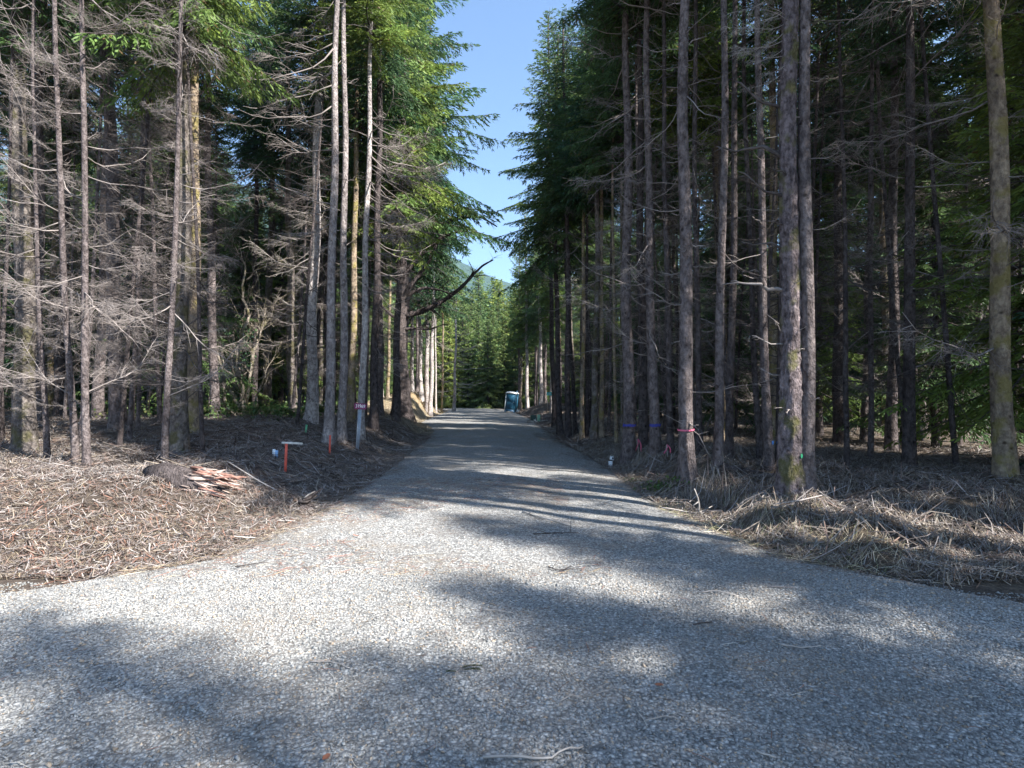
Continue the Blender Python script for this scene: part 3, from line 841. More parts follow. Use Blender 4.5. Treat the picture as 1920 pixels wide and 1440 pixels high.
for i in range(16):
    add_branch(r1, r1_ax, 6.0 + 0.12 * i, 3.0 + random.uniform(-1, 1), random.uniform(0.4, 0.9), random.uniform(-0.7, 0.3), random.choice(POOL['pale', 'fine']))
PT('straight grey spruce with a pink ribbon, foot in the brush pile', (1289, 897), 29, (1294, 150), M['bark'], 15, ('tall_b', 11.0, 1.9), (30, 'plain', 'mid', 1.3), (1.2, 11), seed=52, rings=60, sides=20, rough=0.012, stubs=16)
PT('grey spruce with a blue painted band nearest the white pipe', (1178, 867), 25, (1176, 150), M['bark'], 15, ('tall_d', 10.8, 1.9), (34, 'fine', 'mid', 1.7), (2.5, 11), seed=53, rings=50, sides=18, rough=0.01, stubs=14)
PT('grey spruce with a blue painted band leaning behind the pink stakes', (1228, 848), 20, (1222, 250), M['bark'], 15.5, ('tall_a', 11.0, 1.9), (26, 'fine', 'mid', 1.7), (2, 11), seed=54, stubs=14)
PT('dark trunk in the gap between the two blue banded spruces', (1207, 838), 18, (1206, 250), M['bark_dark'], 16, ('tall_b', 10.5, 2.1), (26, 'fine', 'dark', 1.6), (2, 10), seed=55, stubs=8)
PT('dark trunk halfway between the leaning blue banded spruce and the ribboned one', (1258, 850), 12, (1254, 300), M['bark_dark'], 15.5, ('tall_d', 10.5, 1.9), (18, 'plain', 'mid', 1.4), (1.5, 10), seed=56)
PT('thin dark trunk directly behind the pink ribboned spruce', (1313, 850), 12, (1311, 300), M['bark_dark'], 15.5, ('tall_a', 10.5, 1.9), (18, 'plain', 'mid', 1.4), (1.5, 10), seed=57)
PT('trunk with pale resin streaks in front of a darker twin', (1346, 872), 18, (1349, 300), M['bark'], 15, ('tall_c', 11, 1.8), (22, 'plain', 'dark', 1.4), (1.5, 10), seed=58, stubs=10)
PT('dark twin standing close behind the resin streaked trunk', (1367, 864), 15, (1365, 300), M['bark_dark'], 15.5, ('tall_b', 11, 1.9), (18, 'plain', 'dark', 1.4), (1.5, 10), seed=59, flare=0.7)
PT('leaning dark trunk at the far end of the fallen log', (1425, 870), 12, (1412, 300), M['bark_dark'], 15.5, ('tall_d', 11, 1.9), (14, 'plain', 'dark', 1.2), (1.5, 10), seed=60)
PT('light grey trunk rising from the fallen log', (1442, 882), 17, (1434, 300), M['bark'], 15, ('tall_a', 11, 1.8), (16, 'plain', 'mid', 1.1), (1.5, 10), seed=61, stubs=8)
PT('dark trunk with a blue paint mark beside the stout rough spruce', (1461, 872), 13, (1464, 300), M['bark_dark'], 15.5, ('tall_c', 11, 1.9), (12, 'plain', 'dark', 1.1), (1.5, 10), seed=62)
for k, (bx, by, w, tx, ty, mt, lab, H) in enumerate([
        (1050, 818, 12, 1047, 300, 'bark_dark', 'dark spruce whose broad crown overhangs the road, first trunk of the right row', 17.2),
        (1064, 824, 13, 1058, 350, 'bark_dark', 'dark trunk touching the foot of the first trunk of the right row', 16.5),
        (1080, 818, 9, 1068, 600, 'bark_dark', 'leaning black trunk between the first right trunks and the sun striped one', 15.5),
        (1091, 826, 9, 1093, 350, 'bark_tan', 'slim trunk with a bright sunlit edge down one side', 15),
        (1100, 822, 8, 1099, 350, 'bark_dark', 'black trunk hugging the slim trunk with a sunlit edge', 15.5),
        (1113, 826, 14, 1114, 350, 'bark_moss', 'mossy trunk in the middle of the crowded right row', 15.5),
        (1128, 820, 10, 1126, 350, 'bark_tan', 'tan trunk with a sunlit foot beside the mossy one', 15.5),
        (1142, 812, 6, 1143, 400, 'bark', 'very thin grey trunk deep between the tan trunk and the blue band', 15),
        (1156, 832, 6, 1155, 350, 'bark_tan', 'thin sunlit trunk left of the first blue banded spruce', 14.5),
        (1166, 836, 5, 1166, 400, 'bark_moss', 'thinnest mossy trunk tucked against the first blue banded spruce', 14)]):
    cr = ('tall_d', 7.2, 2.7) if k == 0 else ('tall_' + 'dbca'[k % 4], 8.8, 1.6)
    PT(lab, (bx, by), w, (tx, ty), M[mt], H, cr, (16, 'fine' if k % 2 else 'plain', 'mid' if k % 3 else 'dark', 1.5), (2, 9), seed=70 + k, group='crowded trunks of the right row', stubs=5)
for k, (bx, by, w, tx, ty, mt, lab, H, dd) in enumerate([
        (975, 756, 6, 975, 600, 'bark', 'slim grey trunk just behind the portable toilet', 20, 70),
        (989, 752, 8, 987, 600, 'bark_pale', 'pale sunlit trunk right of the portable toilet', 21, 62),
        (1004, 752, 6, 1004, 600, 'bark', 'dull grey trunk in the far row above the dark mound', 19, 66),
        (1015, 752, 9, 1013, 600, 'bark_pale', 'wide pale sunlit trunk on the dark mound', 22, 60),
        (1022, 754, 6, 1022, 600, 'bark', 'grey trunk touching the wide pale one on the dark mound', 20, 61),
        (1036, 767, 9, 1035, 600, 'bark_pale', 'brightly sunlit white trunk behind the teal street sign', 20, 47)]):
    PT(lab, (bx, by), w, (tx, ty), M[mt], H, ('tall_' + 'caad'[k % 4], 7.5, 2.2), (10, 'plain', 'mid', 1.4), (2, 8), seed=90 + k, depth=dd, group='far trunks beyond the portable toilet')
PT('light green spruce with a feathery sunlit top against the sky', (1010, 790), 12, (1012, 400), M['bark'], 23, ('tall_c', 7.0, 2.6), (10, 'plain', 'mid', 1.6), (2, 7), seed=97, depth=36, name='spruce_tree') if False else None
PT('spruce with a pale feathery top standing highest beside the strip of sky', (1040, 800), 11, (1033, 300), M['bark_dark'], 22.5, ('feather', 9.5, 3.0), (12, 'plain', 'dark', 1.6), (2, 8), seed=98, depth=31)

# ------------------------------------------------------------------ the rest of the forest
def merged(parts):
    mb = MB()
    for me, mtx in parts:
        n = len(me.vertices); co = np.zeros(n * 3, np.float32); me.vertices.foreach_get('co', co)
        co = co.reshape(-1, 3) @ np.array(mtx)[:3, :3].T + np.array(mtx)[:3, 3]
        f4 = [list(p.vertices) for p in me.polygons if len(p.vertices) == 4]; f3 = [list(p.vertices) for p in me.polygons if len(p.vertices) == 3]
        mb.add(co, f4, f3)
    return mb
PROTO = []
for k, (key, H, zb, R, r0, mt, tone) in enumerate([('tall_a', 18, 10, 2.2, 0.14, 'bark', 'mid'), ('tall_b', 19, 9.5, 2.2, 0.16, 'bark_dark', 'dark'), ('tall_c', 17, 10, 2.1, 0.12, 'bark', 'mid'),
                                             ('tall_d', 18.5, 9, 2.3, 0.17, 'bark_moss', 'dark'), ('tall_b', 16.5, 9.5, 1.9, 0.11, 'bark_dark', 'mid'), ('tall_d', 18, 10.5, 2.1, 0.13, 'bark_tan', 'mid')]):
    rr = random.Random(900 + k)
    me, ax = trunk_mesh(M[mt], (rr.uniform(-0.5, 0.5), rr.uniform(-0.5, 0.5)), H, r0, 0.4, 0.1, 40 + k, 10, 18, rr.uniform(-0.12, 0.12))
    parts = []
    for i in range(26):
        h = 1.5 + (zb - 1) * (i + rr.random()) / 26; x, y, r = ax(h); az = rr.uniform(0, 6.283); ln = rr.choice([0.35, 0.7, 1.1, 1.6, 2.1])
        mtx = Matrix.Translation((x, y, h)) @ Matrix.Rotation(az, 4, 'Z') @ Matrix.Rotation(rr.uniform(-0.6, 0.5), 4, 'Y') @ Matrix.Scale(ln, 4)
        parts.append((rr.choice(POOL[tone, 'fine' if rr.random() < 0.5 else 'plain']), mtx))
    br = merged(parts).mesh('dead_branches', [M['dead_wood'] if tone == 'mid' else M['dead_dark']])
    PROTO.append(('tall', me, ax, br, key, H, zb, R))
for k, (key, H, zb, R, r0) in enumerate([('bushy_a', 12, 1.3, 2.3, 0.12), ('bushy_b', 10.5, 1.0, 2.1, 0.10), ('bushy_c', 13.5, 1.6, 2.6, 0.14), ('wall_a', 12.5, 0.5, 2.7, 0.14), ('wall_b', 13.5, 0.4, 2.6, 0.14)]):
    me, ax = trunk_mesh(M['bark_dark'], (0.1, 0.0), H * 0.97, r0, 0.3, 0.05, 60 + k, 8, 12)
    PROTO.append(('bushy', me, ax, None, key, H, zb, R))

for k, (H, r0, tone, mt) in enumerate([(14, 0.055, 'mid', 'bark'), (12.5, 0.045, 'dark', 'bark_dark')]):
    rr = random.Random(970 + k); me, ax = trunk_mesh(M[mt], (rr.uniform(-0.8, 0.8), rr.uniform(-0.8, 0.8)), H, r0, 0.4, 0.1, 80 + k, 8, 22, rr.uniform(-0.2, 0.2)); parts = []
    for i in range(54):
        h = 1.0 + 10 * (i + rr.random()) / 54; x, y, r = ax(h)
        parts.append((rr.choice(POOL[tone, rr.choice(['fine', 'fine', 'plain'])]), Matrix.Translation((x, y, h)) @ Matrix.Rotation(rr.uniform(0, 6.283), 4, 'Z') @ Matrix.Rotation(rr.uniform(-0.6, 0.5), 4, 'Y') @ Matrix.Scale(rr.choice([0.3, 0.6, 0.9, 1.3, 1.7]), 4)))
    PROTO.append(('tall', me, ax, merged(parts).mesh('dead_branches', [M['dead_wood'] if k == 0 else M['dead_dark']]), 'sapling', H, H - 2.5, 0.8))

def forest_tree(pi, x, y, sc, rz, label, group):
    typ, me, ax, br, key, H, zb, R = PROTO[pi]
    t = empty('spruce_tree' if typ == 'tall' else 'hemlock_tree', (x, y, float(surf(x, y)) - 0.03), label, 'tree', group, (0, 0, rz))
    t.scale = (sc, sc, sc)
    ob('trunk', me, t)
    if br is not None:
        put(ob('dead_branches', br, t), kind='stuff')
    add_crown(t, ax, zb, H, R, key, 0.0)
    return t

EL = math.tan(SUN_EL)
SXY = np.array([SUN[0], SUN[1]]) / math.hypot(SUN[0], SUN[1])
def blocks(x, y, zb, H, R, pts, f):
    """how many of the points a crown at (x, y) would keep the sun from"""
    hit_ = np.zeros(len(pts), bool)
    for z in np.arange(zb, H, 0.8):
        rad = R * f * (1 - (z - zb) / (H - zb)) ** 0.8
        dz = z - pts[:, 2]
        q = pts[:, :2] + SXY[None] * (dz / EL)[:, None]
        hit_ |= (np.hypot(q[:, 0] - x, q[:, 1] - y) < rad) & (dz > 0)
    return hit_
LIT_PX = [(820, 868), (1040, 881), (900, 838), (985, 856), (480, 1000), (560, 985), (640, 1000), (640, 1040), (720, 970), (740, 1030), (800, 1000), (820, 1055), (880, 945), (880, 1010), (920, 1065), (980, 1030), (1000, 935), (1080, 1065), (1100, 950),
          (1180, 1095), (1200, 945), (1280, 985), (1300, 1120), (1380, 1010), (1400, 1145), (1470, 1160), (1350, 965), (1450, 1000), (700, 935), (770, 950), (460, 1020), (440, 960), (1560, 1180), (1640, 1200), (1430, 945), (330, 1010), (240, 1000),
          (800, 790), (850, 791), (900, 792), (950, 794), (1000, 797), (1040, 800), (860, 788), (920, 789), (790, 765)]
LIT = [hit(*p) for p in LIT_PX]
for (px, py, d) in [(790, 720, 52), (800, 690, 51), (800, 640, 51), (853, 720, 66), (853, 660, 66), (773, 700, 53), (727, 700, 47), (598, 450, 20), (600, 350, 20), (688, 500, 18.5), (690, 400, 18.5), (690, 300, 18.5),
                    (628, 350, 15), (628, 200, 15), (641, 250, 15), (641, 120, 15), (628, 430, 15), (665, 550, 23), (662, 650, 23), (760, 200, 25), (720, 100, 27), (830, 150, 36), (850, 300, 31), (900, 330, 31), (780, 330, 30), (700, 250, 21),
                    (430, 740, 22), (470, 700, 22), (450, 600, 22), (560, 450, 22), (520, 350, 20), (880, 560, 90), (920, 600, 90), (860, 640, 85), (960, 580, 88), (880, 630, 90), (935, 650, 90), (905, 610, 90), (965, 640, 85), (1013, 700, 60), (1035, 700, 47), (987, 690, 62), (1035, 740, 47), (300, 600, 18), (200, 450, 20), (350, 300, 20)]:
    LIT.append(at(px, py, d))
LIT = np.array(LIT)
SPOT = np.array([hit(*p) for p in [(470, 1262), (530, 1270), (450, 1378), (530, 1372), (1205, 1285), (1240, 1320), (640, 1165), (700, 1160), (850, 1128), (1420, 1410)]])
SH_PX = [(px, py) for py in (1110, 1150, 1200, 1250, 1300, 1350, 1400, 1435) for px in range(380, 1560, 60)] + [(px, py) for py in (812, 830, 850, 870, 890) for px in range(560, 1180, 45)] + [(px, py) for py in (850, 880, 905) for px in range(420, 620, 50)] + [(px, py) for py in (880, 920) for px in range(1230, 1500, 50)]
SHADE = np.array([hit(*p) for p in SH_PX])
dmin = np.min(np.hypot(SHADE[:, None, 0] - LIT[None, :37, 0], SHADE[:, None, 1] - LIT[None, :37, 1]), 1)
SHADE = SHADE[dmin > 0.45]

placed = [(o.location.x, o.location.y) for o in COL.objects if o.get('category') == 'tree']
rs = random.Random(21)
def free(x, y, sp):
    return all((x - a) ** 2 + (y - b) ** 2 > sp * sp for a, b in placed)
covered = np.zeros(len(SHADE), bool)
count = {}
FOREST = []
def try_tree(x, y, pi, sc, label, group, sp, must_shade=False, f=0.8):
    global covered
    if not free(x, y, sp): return False
    qx = 960 + x / max(y, 1) * FPX
    if y > 2 and (985 < qx < 1062 and y < 64 or 700 < qx < 985 and y < 80 or 560 < qx < 700 and y < 26 or 405 < qx < 530 and y < 24): return False
    typ, me, ax, br, key, H, zb, R = PROTO[pi]
    z0 = float(surf(x, y))
    if blocks(x, y, z0 + zb * sc, z0 + H * sc, R * sc, LIT, f).any(): return False
    if y < 4 and blocks(x, y, z0 + zb * sc, z0 + H * sc, R * sc, SPOT, 0.58).any(): return False
    b = blocks(x, y, z0 + zb * sc, z0 + H * sc, R * sc, SHADE, 0.9)
    if must_shade and (b & ~covered).sum() < 1: return False
    covered |= b
    placed.append((x, y)); count[group] = count.get(group, 0) + 1
    FOREST.append((forest_tree(pi, x, y, sc, rs.uniform(0, 6.283), label, group), pi, x, y))
    return True
G1 = ('dark slim trunk crowded deep in the shaded stand on the right', 'slim trunks deep in the right stand')
G2 = ('low bushy hemlock filling the shade between the trunks on the right', 'bushy hemlocks under the right stand')
G3 = ('slim trunk with dead twigs deep in the wood on the left', 'slim trunks deep in the left wood')
G4 = ('bushy green hemlock growing under the trees on the left', 'bushy hemlocks under the left wood')
G5 = ('sunlit green conifer in the wall of trees closing the far end of the road', 'conifers closing the end of the road')
G7 = ('thin suppressed spruce pole bristling with dead twigs among stouter trunks', 'thin suppressed poles between the trunks')
G6 = ('tall spruce beside the road mouth shading the gravel in the foreground', 'spruces shading the road mouth')
for k, (x, y) in enumerate([(6.1, 6.25), (7.2, 4.56), (8.4, 3.0), (9.6, 4.1), (8.2, 6.4)]):
    placed.append((x, y))
    forest_tree([0, 3, 2, 4, 1][k], x, y, 1.18, k * 1.3, ['grey spruce standing just inside the brush bank, first behind the stout rough spruce', 'spruce at the road mouth throwing a long stripe of shade across the gravel', 'outer spruce of the road mouth row', 'second outer spruce of the road mouth row', 'dark spruce between the first grey one and the road mouth row'][k], 'spruces shading the road mouth')
SEEDS = (4, 13)
rs.seed(100 + SEEDS[0])
# 1. those that shade the road from the right, some of them standing outside the picture
for i in range(9000):
    x = rs.uniform(3.5, 30); y = rs.uniform(-26, 50)
    if x < road_r(y) + 2.0 or (y < 7 and x < 11): continue
    inview = x < 0.9 * y
    try_tree(x, y, rs.randrange(6), rs.uniform(0.88, 1.1), *(G1 if inview else G6), 1.5 if y < 3 else 1.8, must_shade=True, f=0.6 if y < 0 else 0.95)
# 2. right stand
rs.seed(200)
for i in range(3500):
    y = 9 + 75 * rs.random() ** 1.5; x = rs.uniform(road_r(y) + 2.6, min(0.93 * y + 3, 38))
    tall = rs.random() < 0.58
    if not tall and x < road_r(y) + 5.5: continue
    if sum(count.get(g[1], 0) for g in (G1, G2)) > 185: break
    try_tree(x, y, rs.randrange(6) if tall else 6 + rs.randrange(3), rs.uniform(0.85, 1.12), *(G1 if tall else G2), 1.65 + 0.015 * y)
# 3. left wood
rs.seed(300)
for i in range(1500):
    y = rs.uniform(11, 84); x = rs.uniform(max(-0.93 * y - 3, -38), road_l(y) - 4.0)
    tall = rs.random() < 0.6
    if not tall and (x > road_l(y) - 6 or y < 18): continue
    if 38 < y < 62 and x > -13.5: continue
    if sum(count.get(g[1], 0) for g in (G3, G4)) > 112: break
    try_tree(x, y, rs.randrange(6) if tall else 6 + rs.randrange(3), rs.uniform(0.95, 1.25), *(G3 if tall else G4), 2.0 + 0.02 * y)
for i in range(900):
    y = rs.uniform(10, 42); rt = rs.random() < 0.55
    x = rs.uniform(road_r(y) + 1.2, min(road_r(y) + 11, 0.9 * y)) if rt else rs.uniform(max(road_l(y) - 13, -0.9 * y), road_l(y) - 2.6)
    if y < 14 and abs(x) < 4 or 2 < x < 13 and 26 < y < 39: continue
    if count.get(G7[1], 0) > 84: break
    try_tree(x, y, 11 + rs.randrange(2), rs.uniform(0.8, 1.1), *G7, 0.75, f=0.3)
# 4. wall of trees at the end of the road
rs.seed(400 + SEEDS[1])
for row, yy in enumerate((87, 92, 98, 104, 110, 116)):
    for px in np.arange(745, 1000, 33):
        y = yy + rs.uniform(-1.8, 1.8); qx = px + rs.uniform(-9, 9) + (row % 2) * 16; x = (qx - 960) / FPX * y
        if row == 0 and 860 < qx < 945 and rs.random() < 0.3: continue
        hm = CAM_H + (745 - np.interp(qx, [700, 850, 885, 930, 975, 1000, 1100], [420, 455, 480, 512, 545, 460, 400])) / FPX * y
        pi = rs.choice([9, 10]); sc = min(hm * rs.uniform(0.86, 1.0), (12.5 + row * 2.6) * rs.uniform(0.85, 1.12)) / PROTO[pi][5]
        placed.append((x, y)); count[G5[1]] = count.get(G5[1], 0) + 1
        FOREST.append((forest_tree(pi, x, y, sc, rs.uniform(0, 6.283), *G5), pi, x, y))
for i in range(1500):
    y = rs.uniform(80, 116); x = rs.uniform(-34, 34)
    if road_l(y) - 1.5 < x < road_r(y) + 1.5 and y < 100: continue
    if 735 < 960 + x / y * FPX < 1005: continue
    if count.get(G5[1], 0) > 140: break
    px = 960 + x / y * FPX
    sky_y = np.interp(px, [700, 850, 885, 930, 975, 1000, 1100], [420, 455, 480, 512, 545, 460, 400])
    hmax = CAM_H + (745 - sky_y) / FPX * y
    pi = rs.choice([2, 9, 9, 10, 10, 10, 9]) if not 840 < px < 990 else rs.choice([9, 10])
    sc = min(rs.uniform(1.3, 2.0), hmax * rs.uniform(0.88, 1.0) / (PROTO[pi][5] + 0.5))
    sc = min(sc, (11 + max(0, y - 86) * 0.5) * rs.uniform(0.85, 1.1) / PROTO[pi][5]) if 740 < px < 1000 else sc
    if 985 < px < 1180 or x > 1.5 and y < 104: sc = min(sc, 1.15)
    if sc < 0.8: continue
    try_tree(x, y, pi, sc, *G5, 4.3 if 780 < px < 1000 else 2.6, f=0.5)
ANCH = [(430, 'the bare gnarled shrub'), (478, 'the slim dark spruce by the shrub'), (549, 'the mossy spruce'), (590, 'the pale leaning spruce'), (617, 'the thicker twin spruce'), (641, 'the thinner twin spruce'), (677, 'the address sign'),
        (700, 'the dark straight trunk'), (738, 'the slender purplish trunk'), (752, 'the big old spruce'), (790, 'the tan bank'), (829, 'the thin yellowish tree'), (852, 'the lone dead tree'), (905, 'the middle of the road end'), (957, 'the portable toilet'), (989, 'the sun bleached trunk'),
        (1010, 'the green pedestal'), (1036, 'the street sign'), (1064, 'the first trunks of the right row'), (1091, 'the slim sun edged trunk'), (1113, 'the mossy trunk of the right row'), (1142, 'the white standpipe'), (1178, 'the first blue banded spruce'), (1228, 'the second blue banded spruce'),
        (1258, 'the crossed pink strips'), (1289, 'the pink ribboned spruce'), (1346, 'the resin streaked trunk'), (1400, 'the fallen log'), (1442, 'the light grey trunk on the log'), (1485, 'the stout rough spruce'),
        (380, 'the wide fern'), (330, 'the half shaded fern'), (270, 'the left verge straw'), (200, 'the outer left wood'), (120, 'the far left wood'), (40, 'the left picture edge'), (1545, 'the grey trunk beside the stout spruce'), (1610, 'the near brush bank'), (1680, 'the outer brush bank'), (1760, 'the far right stand'), (1850, 'the right picture edge')]
ORD = ['nearest', 'second nearest', 'third nearest', 'fourth nearest', 'fifth nearest', 'sixth nearest', 'seventh nearest', 'eighth nearest', 'ninth nearest', 'tenth nearest', 'eleventh nearest', 'twelfth nearest', 'thirteenth nearest', 'fourteenth nearest', 'fifteenth nearest', 'sixteenth nearest', 'seventeenth nearest', 'eighteenth nearest']
LOOK = ['grey barked spruce', 'dark barked spruce', 'slim grey spruce', 'mossy barked spruce', 'thin dark spruce', 'tan barked spruce', 'deep green bushy hemlock', 'mid green bushy hemlock', 'yellow green bushy hemlock', 'light green conifer', 'drooping light green conifer', 'thin grey suppressed spruce pole', 'thin black suppressed spruce pole']
bins = {}
for t, pi, x, y in FOREST:
    if y < 3 or abs(x) > 0.95 * y: continue
    px = 960 + x / y * FPX
    an = min(ANCH, key=lambda q: abs(q[0] - px))[1]
    bins.setdefault((LOOK[pi], an), []).append((y, t))
for (lk, an), L in bins.items():
    for k, (y, t) in enumerate(sorted(L, key=lambda q: q[0])):
        pre = 'in line with' if 'edge' in an or 'wood' in an or 'bank' in an or 'stand' in an or 'straw' in an or 'road end' in an else 'behind'
        t['label'] = lk + (' standing ' if len(L) == 1 else ', ' + ORD[min(k, 17)] + ' ') + pre + ' ' + an
print('forest', count, 'shade covered', covered.mean())


def woods():
    rg = np.random.default_rng(77)
    n = 900
    a = rg.uniform(-1.25, 1.25, n); d = rg.uniform(100, 260, n)
    x = d * np.sin(a); y = 20 + d * np.cos(a)
    keep = ((y > 118) | (np.abs(x) > 42)) & ~((x / y * FPX > -110) & (x / y * FPX < 35) & (y > 0))
    x, y = x[keep], y[keep]
    V = np.stack([x, y, height(x, y) + 0.5], 1)
    me = bpy.data.meshes.new('distant_woods'); me.from_pydata([tuple(v) for v in V], [], [])
    o = ob('distant_woods', me)
    put(o, 'continuous conifer woods far behind the trees on every side', 'woods', kind='stuff')
    src = [c for c in COL.objects if c.name.startswith('crown') and c.data == CR['bushy_c'][0]][:1] + [c for c in COL.objects if c.name.startswith('crown') and c.data == CR['bushy_b'][0]][:1]
    g = bpy.data.node_groups.new('woods', 'GeometryNodeTree')
    g.interface.new_socket('Geometry', in_out='INPUT', socket_type='NodeSocketGeometry')
    g.interface.new_socket('Geometry', in_out='OUTPUT', socket_type='NodeSocketGeometry')
    gi = g.nodes.new('NodeGroupInput'); go = g.nodes.new('NodeGroupOutput')
    jo = g.nodes.new('GeometryNodeJoinGeometry')
    for q, so in enumerate(src):
        oi = g.nodes.new('GeometryNodeObjectInfo'); oi.inputs['Object'].default_value = so; oi.inputs['As Instance'].default_value = True
        ip = g.nodes.new('GeometryNodeInstanceOnPoints')
        rv = g.nodes.new('FunctionNodeRandomValue'); rv.data_type = 'FLOAT'; rv.inputs[2].default_value = 1.3; rv.inputs[3].default_value = 2.3; rv.inputs['Seed'].default_value = q
        rz = g.nodes.new('FunctionNodeRandomValue'); rz.data_type = 'FLOAT_VECTOR'; rz.inputs[0].default_value = (0, 0, 0); rz.inputs[1].default_value = (0, 0, 6.28); rz.inputs['Seed'].default_value = q + 9
        sel = g.nodes.new('FunctionNodeRandomValue'); sel.data_type = 'BOOLEAN'; sel.inputs['Probability'].default_value = 0.5; sel.inputs['Seed'].default_value = 5
        inv = g.nodes.new('FunctionNodeBooleanMath'); inv.operation = 'NOT' if q else 'OR'
        g.links.new(sel.outputs[3], inv.inputs[0])
        g.links.new(gi.outputs[0], ip.inputs['Points']); g.links.new(oi.outputs['Geometry'], ip.inputs['Instance'])
        g.links.new(inv.outputs[0], ip.inputs['Selection']); g.links.new(rv.outputs[1], ip.inputs['Scale']); g.links.new(rz.outputs[0], ip.inputs['Rotation'])
        g.links.new(ip.outputs[0], jo.inputs[0])
    g.links.new(jo.outputs[0], go.inputs[0])
    md = o.modifiers.new('woods', 'NODES'); md.node_group = g
woods()
# ------------------------------------------------------------------ marks and ribbons on the trunks
def band(parent, ax, h, hgt, a0, a1, mat, name, label=None, seed=0):
    """thin painted patch following the bark, part way round the trunk"""
    rg = np.random.default_rng(seed)
    n = 14; V = []; F = []
    for i in range(n):
        a = a0 + (a1 - a0) * i / (n - 1)
        for k in (0, 1):
            hh = h + (hgt / 2 if k else -hgt / 2) + rg.uniform(-0.25, 0.25) * hgt
            x, y, r = ax(hh); r = r * 1.09 + 0.006
            V.append((x + r * math.cos(a), y + r * math.sin(a), hh))
    for i in range(n - 1): F.append((2 * i, 2 * i + 2, 2 * i + 3, 2 * i + 1))
    o = ob(name, mesh_np(name, V, F, None, [mat]), parent)
    if label: o['label'] = label
    return o
blue_paint = simple('blue_paint', (0.035, 0.042, 0.24), 0.7)
sky_paint = simple('light_blue_paint', (0.05, 0.16, 0.42), 0.7)
green_paint = simple('green_paint', (0.05, 0.42, 0.20), 0.7)
white_paint = simple('pale_lichen', (0.6, 0.6, 0.55), 0.9)
pink = simple('pink_ribbon', (0.58, 0.12, 0.20), 0.5)
def find_tree(word):
    return next(o for o in COL.objects if o.get('label') and word in o['label'] and o.get('category') == 'tree')
def axis_of(t):
    tr = next(c for c in t.children if c.name.startswith('trunk'))
    n = len(tr.data.vertices); co = np.zeros(n * 3, np.float32); tr.data.vertices.foreach_get('co', co); co = co.reshape(-1, 3)
    def ax(h):
        d = np.abs(co[:, 2] - h); k = co[d <= np.sort(d)[24]]
        c = k[:, :2].mean(0); return float(c[0]), float(c[1]), float(np.hypot(k[:, 0] - c[0], k[:, 1] - c[1]).mean())
    return ax
def mark_at(word, py, hgt, mat, name, label, a0=-2.9, a1=-0.25, seed=0):
    t = find_tree(word); d = t.location.y
    h = CAM_H + ray(960, py)[2] * d - t.location.z
    return t, band(t, axis_of(t), h, hgt, a0, a1, mat, name, label, seed)
mark_at('blue painted band nearest', 797, 0.055, blue_paint, 'paint_band', 'blue painted band round the trunk', seed=1)
mark_at('leaning behind the pink', 797, 0.06, blue_paint, 'paint_band', 'blue painted band round the trunk', seed=2)
mark_at('light grey trunk rising', 829, 0.06, sky_paint, 'paint_mark', 'light blue paint mark', -1.3, -0.2, 3)
mark_at('blue paint mark beside', 829, 0.07, sky_paint, 'paint_mark', 'light blue paint mark', -2.6, -0.8, 4)
mark_at('stout rough', 853, 0.05, green_paint, 'paint_mark', 'small green paint mark', -1.05, -0.75, 5)
t = find_tree('pink ribbon, foot'); d = t.location.y
hb = CAM_H + ray(960, 805)[2] * d - t.location.z
axr = axis_of(t)
V = []; F = []
for i in range(28):
    a = i / 28 * 2 * math.pi
    for k in (0, 1):
        hh = hb + (0.013 if k else -0.013) + 0.012 * math.sin(a + 0.5); x, y, r = axr(hb); r = r * 1.1 + 0.006
        V.append((x + t.location.x + r * math.cos(a), y + t.location.y + r * math.sin(a), hh + t.location.z))
for i in range(28):
    j = (i + 1) % 28; F.append((2 * i, 2 * j, 2 * j + 1, 2 * i + 1))
put(ob('ribbon', mesh_np('ribbon', V, F, None, [pink])), 'pink survey ribbon tied round the straight grey spruce', 'ribbon')

# ------------------------------------------------------------------ address sign
galv = simple('galvanised_steel', (0.33, 0.38, 0.44), 0.5, 0.25, 30, 0.15)
maroon = simple('maroon_sign_sheet', (0.17, 0.012, 0.085), 0.35)
white = simple('white_sheet', (0.82, 0.82, 0.82), 0.5)
b = hit(670, 842); dd = b[1]
top = at(676, 757, dd) - b
t = empty('address_sign', tuple(b), 'maroon address sign reading 31969 on a leaning grey steel post', 'sign', None, (0, math.atan2(top[0], top[2]), math.radians(6)))
Hs = float(np.linalg.norm(top))
mb = MB()      # U channel post with flanges
mb.box((0, 0.012, Hs / 2 - 0.15), (0.045, 0.004, Hs + 0.3)); mb.box((-0.0245, 0.0, Hs / 2 - 0.15), (0.004, 0.028, Hs + 0.3)); mb.box((0.0245, 0.0, Hs / 2 - 0.15), (0.004, 0.028, Hs + 0.3))
mb.box((-0.036, -0.0125, Hs / 2 - 0.15), (0.019, 0.003, Hs + 0.3)); mb.box((0.036, -0.0125, Hs / 2 - 0.15), (0.019, 0.003, Hs + 0.3))
ob('post', mb.mesh('post', [galv]), t)
